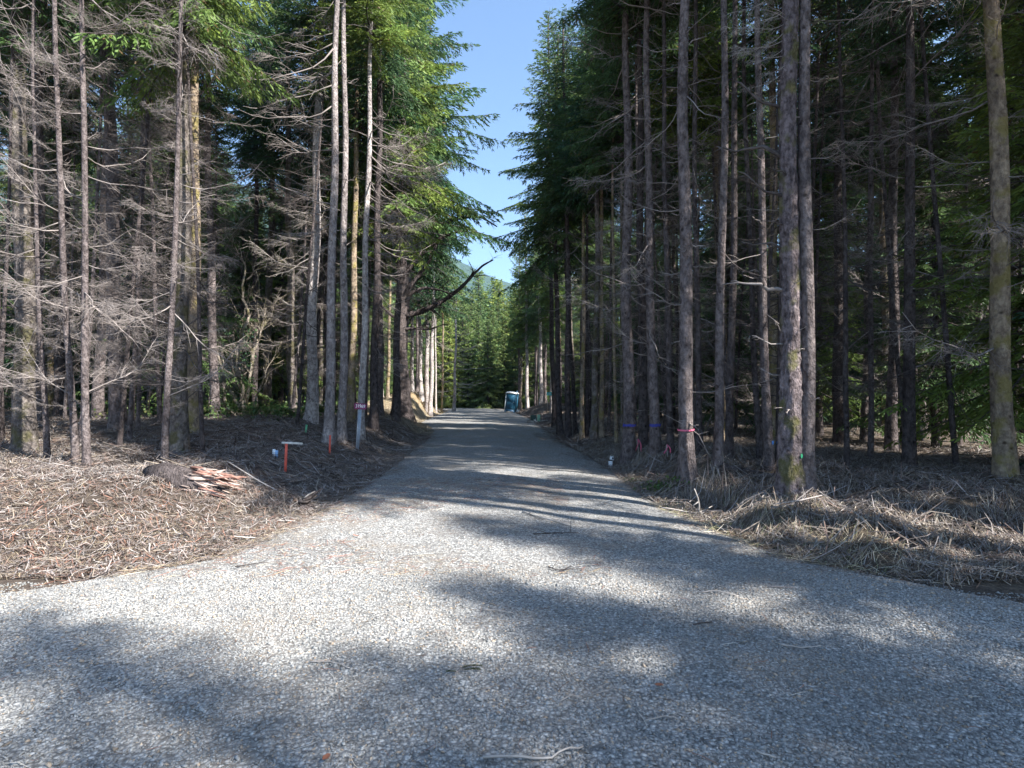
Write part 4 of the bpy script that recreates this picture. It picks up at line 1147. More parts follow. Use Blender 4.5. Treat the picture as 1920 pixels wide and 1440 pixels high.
def plate(w, h, r, th):
    V = []; seg = 6
    for cx, cz, a0 in ((w / 2 - r, h / 2 - r, 0), (-w / 2 + r, h / 2 - r, 1.5708), (-w / 2 + r, -h / 2 + r, 3.1416), (w / 2 - r, -h / 2 + r, 4.7124)):
        for i in range(seg):
            a = a0 + 1.5708 * i / (seg - 1); V.append((cx + r * math.cos(a), cz + r * math.sin(a)))
    n = len(V)
    W = [(x, -th / 2, z) for x, z in V] + [(x, th / 2, z) for x, z in V]
    me = bpy.data.meshes.new('plate')
    me.from_pydata(W, [], [list(range(n)), list(range(2 * n - 1, n - 1, -1))] + [[(i + 1) % n, i, i + n, (i + 1) % n + n] for i in range(n)])
    return me
me = plate(0.33, 0.165, 0.02, 0.004); me.materials.append(maroon)
ob('plate', me, t, (0.0, -0.019, Hs - 0.07))
def lettering(body, size, mat, parent, loc, rotz=0.0, xs=1.0):
    cu = bpy.data.curves.new('lettering', 'FONT'); cu.body = body; cu.size = size; cu.extrude = 0.0012; cu.align_x = 'CENTER'; cu.align_y = 'CENTER'; cu.space_character = 1.0
    tmp = bpy.data.objects.new('lettering', cu); COL.objects.link(tmp)
    me = bpy.data.meshes.new_from_object(tmp.evaluated_get(bpy.context.evaluated_depsgraph_get()))
    bpy.data.objects.remove(tmp); me.materials.clear(); me.materials.append(mat)
    return ob('lettering', me, parent, loc, (math.pi / 2, 0, rotz), (xs, 1, 1))
lettering('31969', 0.135, white, t, (0, -0.0225, Hs - 0.072), 0, 0.78)
mb = MB()
for sx in (-0.06, 0.06): mb.tube([(0, -0.021, 0), (0, -0.026, 0)], [0.008, 0.007], 8)
mb2 = MB(); mb2.tube([(0, -0.021, Hs - 0.012), (0, -0.027, Hs - 0.012)], [0.007, 0.006], 8)
ob('bolt', mb2.mesh('bolt', [galv]), t)
mb2 = MB(); mb2.tube([(0, -0.021, Hs - 0.13), (0, -0.027, Hs - 0.13)], [0.007, 0.006], 8)
ob('bolt', mb2.mesh('bolt', [galv]), t)

# ------------------------------------------------------------------ stakes and small posts on the left bank
orange = simple('orange_paint', (0.55, 0.085, 0.05), 0.6, 0, 40, 0.2)
lath_w = simple('weathered_lath', (0.55, 0.52, 0.48), 0.8, 0, 20, 0.2)
def stake(bpx, tpx, wpx, label, mat, name='stake', cat='stake', group=None, rnd=False):
    b = hit(*bpx); dd = b[1]; top = at(tpx[0], tpx[1], dd) - b; w = wpx / FPX * dd; L = float(np.linalg.norm(top))
    t = empty(name, tuple(b), label, cat, group, (0, math.atan2(top[0], top[2]), 0.3))
    mb = MB()
    if rnd: mb.tube([(0, 0, -0.2), (0, 0, L * 0.5), (0, 0, L)], [w / 2] * 3, 12)
    else:
        mb.box((0, 0, (L - 0.2) / 2), (w, w * 0.6, L + 0.2), 0, None, 0, w * 0.08)
    ob('post' if rnd else 'shaft', mb.mesh('shaft', [mat], rnd), t)
    return t, b, L, w
t, b, L, w = stake((535, 885), (537, 832), 4.6, 'tall orange painted stake with a grey wooden lath nailed across its top', orange)
mb = MB(); mb.box((0.10, 0, 0), (0.37, 0.022, 0.034), 0, None, 0, 0.003)
ob('crosspiece', mb.mesh('crosspiece', [lath_w]), t, (0, -0.002, L + 0.017), (0, math.radians(2.5), 0))
mb = MB(); mb.tube([(0.02, 0, 0.034), (0.02, 0, 0.041)], [0.004, 0.005], 6); ob('nail', mb.mesh('nail', [galv]), t, (0, 0, L))
t, b, L, w = stake((618, 853), (619, 816), 3.4, 'short plain orange stake in front of the twin spruces', orange)
mb = MB(); mb.tube([(0, 0, L - 0.004), (0, 0, L + 0.006)], [0.006, 0.007], 6); ob('nail', mb.mesh('nail', [galv]), t)
mint = simple('mint_pipe', (0.16, 0.50, 0.27), 0.5)
t, b, L, w = stake((573, 813), (575, 797), 3.6, 'short mint green pipe sticking out of the shaded bank', mint, 'pipe', 'pipe', None, True)
mb = MB(); mb.tube([(0, 0, L - 0.03), (0, 0, L + 0.006)], [w * 0.58, w * 0.58], 12); ob('cap', mb.mesh('cap', [mint]), t)
bagw = simple('white_plastic', (0.72, 0.76, 0.8), 0.45); bagb = simple('blue_plastic', (0.30, 0.50, 0.78), 0.45)
b = hit(515, 857); dd = b[1]; s = dd / FPX
t = empty('litter_carton', tuple(b), 'small crumpled white and blue carton left of the tall orange stake', 'carton', None, (0.1, 0.06, 0.4))
rg = np.random.default_rng(5)
def crumple(w, d_, h, x0, mat, name):
    mb = MB(); mb.box((x0, 0, h / 2), (w, d_, h), 0, None, 0, w * 0.12); V = mb.V[0]; V += rg.normal(0, w * 0.06, V.shape); return ob(name, mb.mesh(name, [mat]), t)
crumple(5 * s, 6 * s, 14.5 * s, -2.0 * s, bagw, 'white_panel'); crumple(5.2 * s, 5 * s, 12 * s, 3.0 * s, bagb, 'blue_panel')

# ------------------------------------------------------------------ white vent pipe on the right edge of the road
pvc = simple('white_pipe', (0.62, 0.64, 0.66), 0.45, 0, 30, 0.08); dark_rub = simple('black_rubber', (0.02, 0.02, 0.022), 0.6)
b = hit(1146, 877); s = b[1] / FPX
t = empty('standpipe', tuple(b), 'short white capped standpipe on the right verge near the blue banded spruce', 'pipe')
mb = MB(); mb.tube([(0, 0, -0.1), (0, 0, 14 * s)], [2.6 * s, 2.6 * s], 14); ob('riser', mb.mesh('riser', [pvc], True), t)
mb = MB()
th = np.linspace(0, math.pi, 8)
mb.tube([(1.2 * s - 1.2 * s * math.cos(a), -1.0 * s * math.sin(a) * 0, 14 * s + 6.5 * s * math.sin(a) ** 0.8) for a in th], [2.9 * s] * 8, 12)
ob('elbow', mb.mesh('elbow', [pvc], True), t)
mb = MB(); mb.tube([(-3.5 * s, 0.01, -0.1), (-3.5 * s, 0.01, 12 * s)], [1.5 * s, 1.5 * s], 10); ob('side_tube', mb.mesh('side_tube', [pvc], True), t)
mb = MB(); mb.tube([(0, 0, 13 * s), (0, 0, 15 * s)], [3.1 * s, 3.1 * s], 14); ob('clamp', mb.mesh('clamp', [dark_rub], True), t)
mb = MB(); mb.tube([(2.6 * s, -2.8 * s, 18 * s), (2.6 * s, -3.3 * s, 18 * s)], [1.6 * s, 1.6 * s], 12); ob('opening', mb.mesh('opening', [dark_rub]), t)

# ------------------------------------------------------------------ portable toilet
pblue = simple('blue_polyethylene', (0.012, 0.075, 0.135), 0.5, 0, 3, 0.12); pdark = simple('dark_blue_polyethylene', (0.014, 0.065, 0.14), 0.5)
pwhite = simple('white_roof', (0.80, 0.84, 0.85), 0.5); pgrey = simple('grey_edge', (0.38, 0.45, 0.50), 0.5)
b = hit(957, 772); b = np.array([at(957, 772, 62)[0], 62.0, 0]); b[2] = float(surf(b[0], b[1])) + 0.02
t = empty('portable_toilet', tuple(b), 'dark blue portable toilet with a white roof tilting at the road end', 'portable toilet', None, (math.radians(1), math.radians(6.5), math.radians(-14)))
mb = MB()
mb.box((-0.47, 0, 0.07), (0.12, 1.16, 0.14), 0); mb.box((0.47, 0, 0.07), (0.12, 1.16, 0.14), 0); mb.box((0, 0, 0.17), (1.12, 1.14, 0.06), 0)
ob('skid', mb.mesh('skid', [pdark]), t)
mb = MB(); mb.box((0, 0.545, 1.12), (1.06, 0.03, 1.84)); ob('back_wall', mb.mesh('back_wall', [pblue]), t)
for sx in (-1, 1):
    mb = MB(); mb.box((sx * 0.535, 0, 1.12), (0.03, 1.06, 1.84))
    for k in range(5): mb.box((sx * 0.556, -0.4 + 0.2 * k, 1.0), (0.016, 0.09, 1.4))
    o = ob('side_wall', mb.mesh('side_wall', [pblue]), t)
    mv = MB()
    for k in range(4): mv.box((sx * 0.557, 0, 1.78 + 0.05 * k), (0.012, 0.7, 0.025))
    ob('vent', mv.mesh('vent', [pdark]), o)
for sx in (-1, 1):
    for sy in (-1, 1):
        mb = MB(); mb.box((sx * 0.535, sy * 0.545, 1.12), (0.075, 0.075, 1.86), 0, None, 0, 0.015)
        o = ob('corner_post', mb.mesh('corner_post', [pgrey if (sx, sy) == (-1, -1) else pblue]), t)
mb = MB(); mb.box((0, -0.545, 2.0), (1.0, 0.04, 0.1)); mb.box((0, -0.545, 0.25), (1.0, 0.04, 0.1)); ob('door_frame', mb.mesh('door_frame', [pdark]), t)
mb = MB(); mb.box((0, -0.55, 1.125), (0.98, 0.035, 1.64), 0, None, 0, 0.01); mb.box((0, -0.574, 1.5), (0.66, 0.02, 0.62), 0, None, 0, 0.006); mb.box((0, -0.574, 0.74), (0.66, 0.02, 0.62), 0, None, 0, 0.006)
door = ob('door', mb.mesh('door', [pblue]), t)
mb = MB(); mb.box((0.40, -0.585, 1.12), (0.05, 0.03, 0.13), 0, None, 0, 0.008); ob('handle', mb.mesh('handle', [pgrey]), door)
V = []; F = []; nseg = 9
for i in range(nseg):
    for j in range(nseg):
        x = (i / (nseg - 1) - 0.5) * 1.2; y = (j / (nseg - 1) - 0.5) * 1.2
        V.append((x, y, 2.07 + 0.16 * math.sqrt(max(0, 1 - (abs(x) / 0.62) ** 2.4)) * math.sqrt(max(0, 1 - (abs(y) / 0.62) ** 3))))
n0 = len(V); V += [(x, y, 2.03) for x, y, z in V]
for i in range(nseg - 1):
    for j in range(nseg - 1):
        a = i * nseg + j; F.append((a, a + nseg, a + nseg + 1, a + 1)); F.append((n0 + a, n0 + a + 1, n0 + a + nseg + 1, n0 + a + nseg))
for i in range(nseg - 1):
    for a, c in ((i, i + 1), ((nseg - 1) * nseg + i + 1, (nseg - 1) * nseg + i), ((i + 1) * nseg, i * nseg), (i * nseg + nseg - 1, (i + 1) * nseg + nseg - 1)): F.append((a, c, n0 + c, n0 + a))
roof = ob('roof', mesh_np('roof', V, F, None, [pwhite], smooth=False), t)
mb = MB(); mb.tube([(0.38, 0.42, 2.05), (0.38, 0.42, 2.36)], [0.05, 0.05], 10); ob('vent_pipe', mb.mesh('vent_pipe', [pdark], True), t)
# bucket and small utility box next to it
b = hit(970, 772); b = np.array([at(970, 771, 61.5)[0] + 0.1, 61.5, 0]); b[2] = float(surf(b[0], b[1]))
t = empty('bucket', tuple(b), 'small white bucket standing against the portable toilet', 'bucket')
mb = MB(); mb.tube([(0, 0, 0), (0, 0, 0.34)], [0.13, 0.16], 14); ob('body', mb.mesh('body', [pwhite], True), t)
mb = MB(); mb.tube([(0, 0, 0.33), (0, 0, 0.36)], [0.172, 0.172], 14); ob('lid', mb.mesh('lid', [pwhite], True), t)
mb = MB(); mb.tube([(0.17 * math.cos(a), -0.02 - 0.12 * math.sin(a), 0.32 - 0.12 * math.sin(a)) for a in np.linspace(0, math.pi, 9)], [0.006] * 9, 5); ob('handle', mb.mesh('handle', [galv]), t)

# ------------------------------------------------------------------ street sign and utility pedestals
teal = simple('teal_sign_sheet', (0.03, 0.58, 0.58), 0.35)
b = np.array([at(1037, 790, 40)[0], 40.0, 0]); b[2] = float(surf(b[0], b[1]))
Hs = CAM_H + ray(1037, 735)[2] * 40 - b[2]
t = empty('street_sign', tuple(b), 'teal street name sign with white letters on a thin steel post', 'sign', None, (0, 0, math.radians(5)))
mb = MB(); mb.tube([(0, 0, -0.2), (0, 0, Hs + 0.02)], [0.03, 0.03], 10); ob('post', mb.mesh('post', [galv], True), t)
me = plate(0.62, 0.22, 0.02, 0.005); me.materials.append(teal)
ob('plate', me, t, (-0.14, -0.036, Hs - 0.12))
lettering('HEN RD', 0.17, white, t, (-0.14, -0.042, Hs - 0.125), 0, 0.82)
mb = MB(); mb.box((0, -0.031, Hs - 0.12), (0.09, 0.006, 0.12)); ob('bracket', mb.mesh('bracket', [galv]), t)
ped = simple('pale_green_enamel', (0.33, 0.62, 0.45), 0.45); pdg = simple('dark_green_enamel', (0.055, 0.11, 0.10), 0.5); conc = simple('concrete', (0.42, 0.40, 0.37), 0.9, 0, 12, 0.2)
def pedestal(px, d, w, h, label, mat, extra):
    b = np.array([at(px, 780, d)[0], float(d), 0]); b[2] = float(surf(b[0], b[1]))
    t = empty('utility_pedestal', tuple(b), label, 'utility box', None, (0, 0, 0.25))
    mb = MB(); mb.box((0, 0, h / 2 - 0.03), (w, w * 0.85, h + 0.06), 0, None, 0, 0.015); ob('cabinet', mb.mesh('cabinet', [mat]), t)
    mb = MB(); mb.box((0, 0, h + 0.02), (w * 1.06, w * 0.92, 0.045), 0, None, 0, 0.012); ob('lid', mb.mesh('lid', [mat]), t)
    mb = MB(); mb.box((0, -w * 0.43 - 0.006, h * 0.5), (w * 0.78, 0.008, h * 0.8), 0, None, 0, 0.002); dr = ob('door', mb.mesh('door', [mat]), t)
    mb = MB(); mb.box((w * 0.28, -w * 0.43 - 0.016, h * 0.5), (0.03, 0.014, 0.07)); ob('lock', mb.mesh('lock', [dark_rub if extra == 0 else galv]), dr)
    if extra: 
        mb = MB(); mb.box((w * 0.15, -w * 0.43 - 0.014, h * 0.24), (0.16, 0.008, 0.13)); ob('label_plate', mb.mesh('label_plate', [white]), t)
    return t
pedestal(1010, 38.5, 0.19, 0.46, 'slim pale green utility pedestal beside the street sign post', ped, 0)
pedestal(1000, 39.2, 0.36, 0.42, 'squat dark green utility box with a small white label', pdg, 1)
b = np.array([at(1006, 788, 37.9)[0], 37.9, 0]); b[2] = float(surf(b[0], b[1]))
t = empty('cleanout_cap', tuple(b), 'round pale plastic cap on a stub pipe below the green pedestal', 'pipe cap')
mb = MB(); mb.tube([(0, 0, -0.05), (0, 0, 0.10)], [0.055, 0.055], 12); ob('stub', mb.mesh('stub', [pvc], True), t)
mb = MB(); mb.tube([(0, 0, 0.09), (0, 0, 0.125), (0, 0, 0.14)], [0.068, 0.068, 0.045], 12); ob('cap', mb.mesh('cap', [pvc], True), t)
for k, (px, d, w, lab) in enumerate([(994, 37.4, 0.42, 'pale flat stone lying before the squat dark green utility box'), (1021, 38.0, 0.5, 'long grey slab stone lying right of the pale green pedestal')]):
    b = np.array([at(px, 788, d)[0], d, 0]); b[2] = float(surf(b[0], b[1]))
    mb = MB(); mb.box((0, 0, 0.05), (w, 0.25, 0.13), 0, None, 0.2, 0.03); V = mb.V[0]; V += np.random.default_rng(k).normal(0, 0.018, V.shape)
    put(ob('boulder', mb.mesh('boulder', [conc]), None, tuple(b)), lab, 'stone')
mb = MB(); b = np.array([at(1026, 764, 50)[0], 50.0, 0]); b[2] = float(surf(b[0], b[1])); mb.tube([(0, 0, -0.1), (0.03, 0, 0.95)], [0.035, 0.03], 8)
t = empty('marker_post', tuple(b), 'thin pale marker post left of the white sunlit trunk', 'post'); ob('shaft', mb.mesh('shaft', [M['dead_pale']], True), t)
mb = MB(); mb.tube([(0.03, 0, 0.94), (0.03, 0, 0.99)], [0.042, 0.038], 8); ob('cap', mb.mesh('cap', [lath_w], True), t)

# pink flagged stakes on the right
for k, (bp, tp, lab) in enumerate([((1198, 856), (1195, 824), 'short stake with a pink ribbon behind the first blue banded spruce'), ((1252, 858), (1253, 836), 'pair of crossed pink flagging strips left of the ribboned spruce')]):
    b = hit(*bp); dd = b[1]; L = (bp[1] - tp[1]) / FPX * dd
    t = empty('survey_flag', tuple(b), lab, 'survey flag')
    mb = MB(); mb.box((0, 0, L / 2 - 0.1), (0.022, 0.012, L + 0.2), 0, None, 0.2, 0.002); ob('stake', mb.mesh('stake', [M['dead_pale']]), t, (0, 0, 0), (0, -0.12, 0))
    for q in range(2):
        V = []; F = []; n = 7; r2 = np.random.default_rng(k * 3 + q)
        for i in range(n):
            f = i / (n - 1); sx = (0.10 if q else -0.05) * f + 0.02 * math.sin(f * 5)
            V += [(sx - 0.05 * L - 0.014, -0.015 + 0.02 * math.sin(f * 7 + q), L * (1 - 0.75 * f)), (sx - 0.05 * L + 0.014, -0.012 + 0.02 * math.sin(f * 6 + q), L * (1 - 0.75 * f))]
        for i in range(n - 1): F.append((2 * i, 2 * i + 1, 2 * i + 3, 2 * i + 2))
        ob('ribbon', mesh_np('ribbon', V, F, None, [pink]), t)

# ------------------------------------------------------------------ gnarled bare shrub, ferns, ivy
SD = 23.0
sb = np.array([at(458, 792, SD)[0], SD, 0]); sb[2] = float(surf(sb[0], sb[1]))
shrub = empty('bare_shrub', tuple(sb), 'gnarled leafless shrub with pale twisted stems and ivy at the wood edge', 'shrub')
rg = np.random.default_rng(14)
M['bark_stem'] = bark('shrub_bark', (0.52, 0.46, 0.38), (0.17, 0.14, 0.115), moss=0.4, scale=2.0)
def stem(path, r0, r1, name='stem', tone='bark_stem', twigs=16):
    r0 *= 0.75; r1 *= 0.7
    n = len(path); dy = np.cumsum(rg.normal(0, 0.12, n)); dy -= dy[0]
    P = np.array([at(px, py, SD + q) - sb for (px, py), q in zip(path, dy)])
    t = np.linspace(0, n - 1, n * 3 - 1); Q = np.stack([np.interp(t, np.arange(n), P[:, k]) for k in range(3)], 1)
    Q[1:-1] += rg.normal(0, 0.02, Q[1:-1].shape)
    R = np.linspace(r0, r1, len(Q)) * rg.uniform(0.8, 1.25, len(Q))
    mb = MB(); mb.tube(Q, R, 7, 0, wob=0.15, rng=rg)
    for k in range(twigs):
        i = rg.integers(1, len(Q)); d = Q[i] - Q[i - 1]; d = d / (np.linalg.norm(d) + 1e-6) + rg.normal(0, 0.75, 3); d[2] += 0.2; d /= np.linalg.norm(d); l = rg.uniform(0.3, 1.2)
        m1 = Q[i] + d * l * 0.5 + rg.normal(0, 0.05, 3); e = Q[i] + d * l + rg.normal(0, 0.1, 3)
        mb.tube([Q[i], m1, e], [max(R[i] * 0.35, 0.012), 0.011, 0.005], 4, 0)
        for j in range(3):
            d2 = d + rg.normal(0, 0.8, 3); d2 /= np.linalg.norm(d2); mb.tube([m1, m1 + d2 * rg.uniform(0.15, 0.5)], [0.007, 0.003], 3, 0, cap=False)
    ob(name, mb.mesh(name, [M[tone]], True), shrub)
stem([(459, 795), (457, 745), (452, 715), (443, 690), (447, 650), (455, 625), (466, 600), (466, 585), (456, 562), (455, 538), (460, 500), (452, 480)], 0.11, 0.045)
stem([(461, 760), (470, 700), (478, 652), (484, 625), (485, 600), (484, 578)], 0.09, 0.06)
stem([(482, 640), (491, 618), (503, 590), (513, 577)], 0.05, 0.025)
stem([(487, 632), (494, 600), (498, 578)], 0.045, 0.025)
stem([(450, 700), (446, 680), (438, 645), (437, 625), (448, 610), (457, 592), (466, 560), (476, 535)], 0.07, 0.04)
stem([(452, 730), (438, 700), (432, 670), (427, 620), (423, 580), (421, 550), (427, 545)], 0.07, 0.04)
stem([(461, 526), (476, 510), (500, 498), (520, 490), (540, 484)], 0.04, 0.02)
stem([(424, 677), (445, 657), (460, 647)], 0.09, 0.03, 'broken_stem')
stem([(430, 605), (445, 608), (464, 613)], 0.03, 0.02)
stem([(470, 770), (492, 720), (500, 690), (520, 660), (528, 640)], 0.05, 0.02)
stem([(452, 770), (436, 740), (418, 700), (404, 650), (398, 590), (384, 540)], 0.08, 0.03)
stem([(448, 785), (420, 760), (395, 720), (380, 660)], 0.07, 0.03)
stem([(455, 490), (440, 460), (424, 440), (420, 400)], 0.045, 0.015, twigs=14)
stem([(422, 470), (436, 440), (452, 420), (470, 400)], 0.03, 0.01, twigs=12)
def leaves(name, pts, size, cols, parent, jitter):
    n = len(pts); P = np.asarray(pts) + rg.normal(0, jitter, (n, 3)); D = rg.normal(0, 1, (n, 3)); D /= np.linalg.norm(D, axis=1)[:, None]
    N = np.cross(D, rg.normal(0, 1, (n, 3))); N /= np.linalg.norm(N, axis=1)[:, None]; s = rg.uniform(0.6, 1.3, (n, 1)) * size
    V = np.stack([P, P + D * s * 0.5 + N * s * 0.4, P + D * s, P + D * s * 0.5 - N * s * 0.4], 1).reshape(-1, 3)
    c = np.array(cols)[rg.integers(0, len(cols), n)] * rg.uniform(0.7, 1.3, (n, 1))
    return put(ob(name, mesh_np(name, V, np.arange(n * 4).reshape(-1, 4), None, [M['leafy']], np.repeat(c, 4, 0)), parent), kind='stuff')
ivy = [at(rg.uniform(418, 470), rg.uniform(590, 740), SD + rg.uniform(-0.4, 0.4)) - sb for k in range(60)]
leaves('ivy', np.repeat(np.array([p for p in ivy]), 14, 0), 0.085, [(0.05, 0.12, 0.045), (0.035, 0.085, 0.035), (0.08, 0.15, 0.06)], shrub, 0.14)

def frond_mesh(seed):
    r_ = np.random.default_rng(seed); mb = MB()
    s = np.linspace(0, 1, 12); up = r_.uniform(0.75, 1.0); out = r_.uniform(0.55, 0.8)
    P = np.stack([out * s ** 1.3, 0.05 * r_.normal() * s ** 2, up * (s - 0.55 * s ** 2.4)], 1)
    mb.tube(P[::2], np.linspace(0.007, 0.002, 6), 3, 0, (0.09, 0.08, 0.03), cap=False)
    for k in range(26):
        f = 0.1 + 0.9 * k / 25; p = np.array([np.interp(f, s, P[:, j]) for j in range(3)]); q = np.array([np.interp(min(f + 0.05, 1), s, P[:, j]) for j in range(3)])
        tg = q - p if f < 0.96 else p - np.array([np.interp(f - 0.05, s, P[:, j]) for j in range(3)]); tg /= np.linalg.norm(tg) + 1e-9
        l = 0.13 * math.sin(math.pi * min(1, 0.12 + 0.9 * f)) ** 0.7 + 0.012
        for sd in (-1, 1):
            d = np.array([0, sd, 0]) * 0.9 + tg * 0.35 + np.array([0, 0, -0.12]); d /= np.linalg.norm(d)
            w = tg * 0.014
            mb.add([p, p + d * l * 0.4 + w, p + d * l, p + d * l * 0.4 - w], [(0, 1, 2, 3)], None, 0, np.array([0.06, 0.125, 0.035]) * r_.uniform(0.7, 1.3))
    return mb.mesh('frond', [M['leafy']])
FR = [frond_mesh(k) for k in range(4)]
rf = random.Random(8)
fern_spots = [(432, 784, 24, 'large bright sword fern at the foot of the bare shrub'), (447, 780, 25.5, 'sword fern half behind the large bright one under the bare shrub'), (500, 782, 23.5, 'sword fern under the mossy spruce right of the bare shrub'),
              (520, 790, 22, 'low dark fern at the edge of the shaded bank'), (557, 782, 22.5, 'bright fern left of the pale leaning spruce'), (604, 778, 24.5, 'fern lit by the sun between the pale spruce and the twin trunks'), (535, 776, 26, 'pale fern in front of the mossy spruce'), (475, 790, 22.5, 'flattened fern right at the foot of the bare stems'),
              (415, 790, 22, 'fern left of the bare shrub in the sun'), (380, 790, 21, 'wide fern farther left of the bare shrub'), (340, 800, 19, 'fern beside the left wood edge in half shade')]
for px, py, d, lab in fern_spots:
    b = np.array([at(px, py, d)[0], d, 0]); b[2] = float(surf(b[0], b[1]))
    t = empty('fern', tuple(b), lab, 'fern', 'sword ferns at the wood edge'); n = rf.randrange(13, 18)
    for k in range(n):
        sc = rf.uniform(0.75, 1.35); ob('frond', rf.choice(FR), t, (0, 0, 0), (rf.uniform(-0.2, 0.2), rf.uniform(-0.25, 0.45), k / n * 6.283 + rf.uniform(-0.2, 0.2)), (sc, sc, sc))
# undergrowth sprouting under the trees on the left
pts = []
for k in range(420):
    px = rg.uniform(150, 660); d = rg.uniform(19, 30); x = at(px, 780, d)[0]
    if x > road_l(d) - 3.6: continue
    z = float(surf(x, d)); pts += [(x, d, z + rg.uniform(0.05, 0.5)) for q in range(9)]
put(leaves('undergrowth', pts, 0.10, [(0.05, 0.10, 0.03), (0.09, 0.14, 0.04), (0.16, 0.17, 0.07)], None, 0.16), 'low green undergrowth scattered along the left wood edge', 'undergrowth')
pts = []
for px, py in [(1225, 915), (1235, 918), (1245, 914), (1215, 922), (1250, 920), (1195, 905), (1270, 905)]:
    b = hit(px, py); pts += [(b[0] + rg.normal(0, 0.12), b[1] + rg.normal(0, 0.12), b[2] + rg.uniform(0.0, 0.07)) for q in range(70)]
put(leaves('grass', pts, 0.05, [(0.05, 0.10, 0.03), (0.09, 0.12, 0.04)], None, 0.02), 'small patch of green grass at the road edge below the ribboned spruce', 'grass')

# ------------------------------------------------------------------ logs, stump, sticks
red_wood = simple('red_rotten_wood', (0.28, 0.15, 0.115), 0.9, 0, 9, 0.5, 0.6); pale_wood = simple('split_pale_wood', (0.40, 0.31, 0.265), 0.85, 0, 14, 0.25, 0.5)
b = hit(436, 938); dd = b[1]; s = dd / FPX
t = empty('broken_log', (b[0] - 0.22, b[1], b[2] - 0.04), 'shattered reddish log with a splintered end on the left verge', 'log', None, (0, 0, 0))
rg2 = np.random.default_rng(23)
def log_mesh(P, R, sides, rough, mat, name, splinters=0, smat=None):
    mb = MB(); P = np.asarray(P, float); mb.tube(P, np.asarray(R), sides, 0, wob=rough, rng=rg2)
    for k in range(splinters):
        a = rg2.uniform(0, 6.283); e = P[-1]; ax_ = P[-1] - P[-2]; ax_ /= np.linalg.norm(ax_); r = R[-1] * rg2.uniform(0.4, 1.0)
        st = e + np.array([0, math.cos(a) * r, math.sin(a) * r]) - ax_ * 0.12; l = rg2.uniform(0.12, 0.38)
        en = st + ax_ * l + np.array([0, math.cos(a), math.sin(a)]) * rg2.uniform(-0.02, 0.05)
        mb.tube([st, (st + en) / 2, en], [rg2.uniform(0.012, 0.035), rg2.uniform(0.01, 0.02), 0.003], 4, 1 if rg2.random() < 0.6 else 0)
    return mb.mesh(name, [mat, smat or mat])
ob('trunk', log_mesh([(-1.25, 0.22, 0.24), (-0.9, 0.15, 0.25), (-0.5, 0.08, 0.22), (-0.15, 0.02, 0.16), (0.02, 0, 0.12)], [0.21, 0.23, 0.22, 0.17, 0.10], 13, 0.14, M['bark_dark'], 'trunk', 40, pale_wood), t)
def shard(mb, p, d, l, w, m, h=0.5):
    """a flat torn splinter: wedge of wood with a ragged point"""
    d = np.asarray(d, float); d /= np.linalg.norm(d); sv = np.cross(d, rg2.normal(0, 1, 3)); sv /= np.linalg.norm(sv); uv = np.cross(d, sv)
    ring = []
    for f, k in ((0, 0.8), (0.25, 1.0), (0.6, 0.75), (0.85, 0.35)):
        c = np.asarray(p) + d * l * f + sv * rg2.normal(0, 0.12 * w) + uv * rg2.normal(0, 0.1 * w)
        for a, b2 in ((-1, -h), (1, -h), (1, h), (-1, h)): ring.append(c + sv * a * w * k * rg2.uniform(0.7, 1.2) * 0.5 + uv * b2 * w * k * rg2.uniform(0.6, 1.2) * 0.5)
    V = np.array(ring + [np.asarray(p) + d * l]); F = [(0, 3, 2, 1)]
    for r in range(3):
        for q in range(4): F.append((4 * r + q, 4 * r + (q + 1) % 4, 4 * r + 4 + (q + 1) % 4, 4 * r + 4 + q))
    mb.add(V, F, [(12 + q, 12 + (q + 1) % 4, 16) for q in range(4)], m)
mb = MB()
for k in range(75):
    a = rg2.uniform(-0.6, 3.7); x0 = rg2.uniform(-0.5, 0.02); r = 0.22 * (1 - 0.35 * max(0, x0 + 0.5)) ; zc = 0.24 - 0.09 * max(0, x0 + 0.6)
    shard(mb, (x0, 0.12 - 0.1 * (x0 + 1.2) - math.cos(a) * r * 0.95, zc + math.sin(a) * r * 0.95), (1, rg2.normal(0, 0.10), rg2.normal(-0.12, 0.10)), rg2.uniform(0.12, 0.5), rg2.uniform(0.012, 0.06), 0 if rg2.random() < 0.55 else 1, 0.3)
ob('splinters', mb.mesh('splinters', [pale_wood, red_wood]), t)['kind'] = 'stuff'
mb = MB()
for k in range(3): shard(mb, (-0.5 + 0.1 * k, -0.05 + 0.04 * k, 0.33 - 0.03 * k), (1, 0.06 * k, -0.2 + 0.05 * k), 0.65, 0.10, 0, 0.35)
ob('split_slab', mb.mesh('split_slab', [pale_wood]), t)
t.scale = (0.9, 1.0, 1.15)
b = hit(580, 955)
t = empty('wood_chunk', (b[0], b[1], b[2] - 0.05), 'torn block of weathered stump wood at the left road edge', 'stump', None, (0, 0, 0.5)); t.scale = (0.85, 0.85, 0.9)
mb = MB()
for k in range(16):
    shard(mb, (-0.26 + rg2.uniform(0, 0.2), rg2.uniform(-0.12, 0.12), rg2.uniform(0.02, 0.2)), (1, rg2.normal(0, 0.18), rg2.normal(-0.05, 0.22)), rg2.uniform(0.22, 0.48), rg2.uniform(0.05, 0.12), 0 if rg2.random() < 0.75 else 1, 0.6)
ob('block', mb.mesh('block', [M['bark_dark'], M['dead_dark']]), t)
ob('root', log_mesh([(-0.1, 0.05, 0.18), (0.0, 0.1, 0.27), (0.12, 0.16, 0.31)], [0.03, 0.022, 0.01], 6, 0.2, M['dead_pale'], 'root'), t)
P0 = hit(1352, 884); P1 = at(1470, 890, P0[1] + 0.3); P1[2] = float(surf(P1[0], P1[1])) + 0.04; P0[2] += 0.03
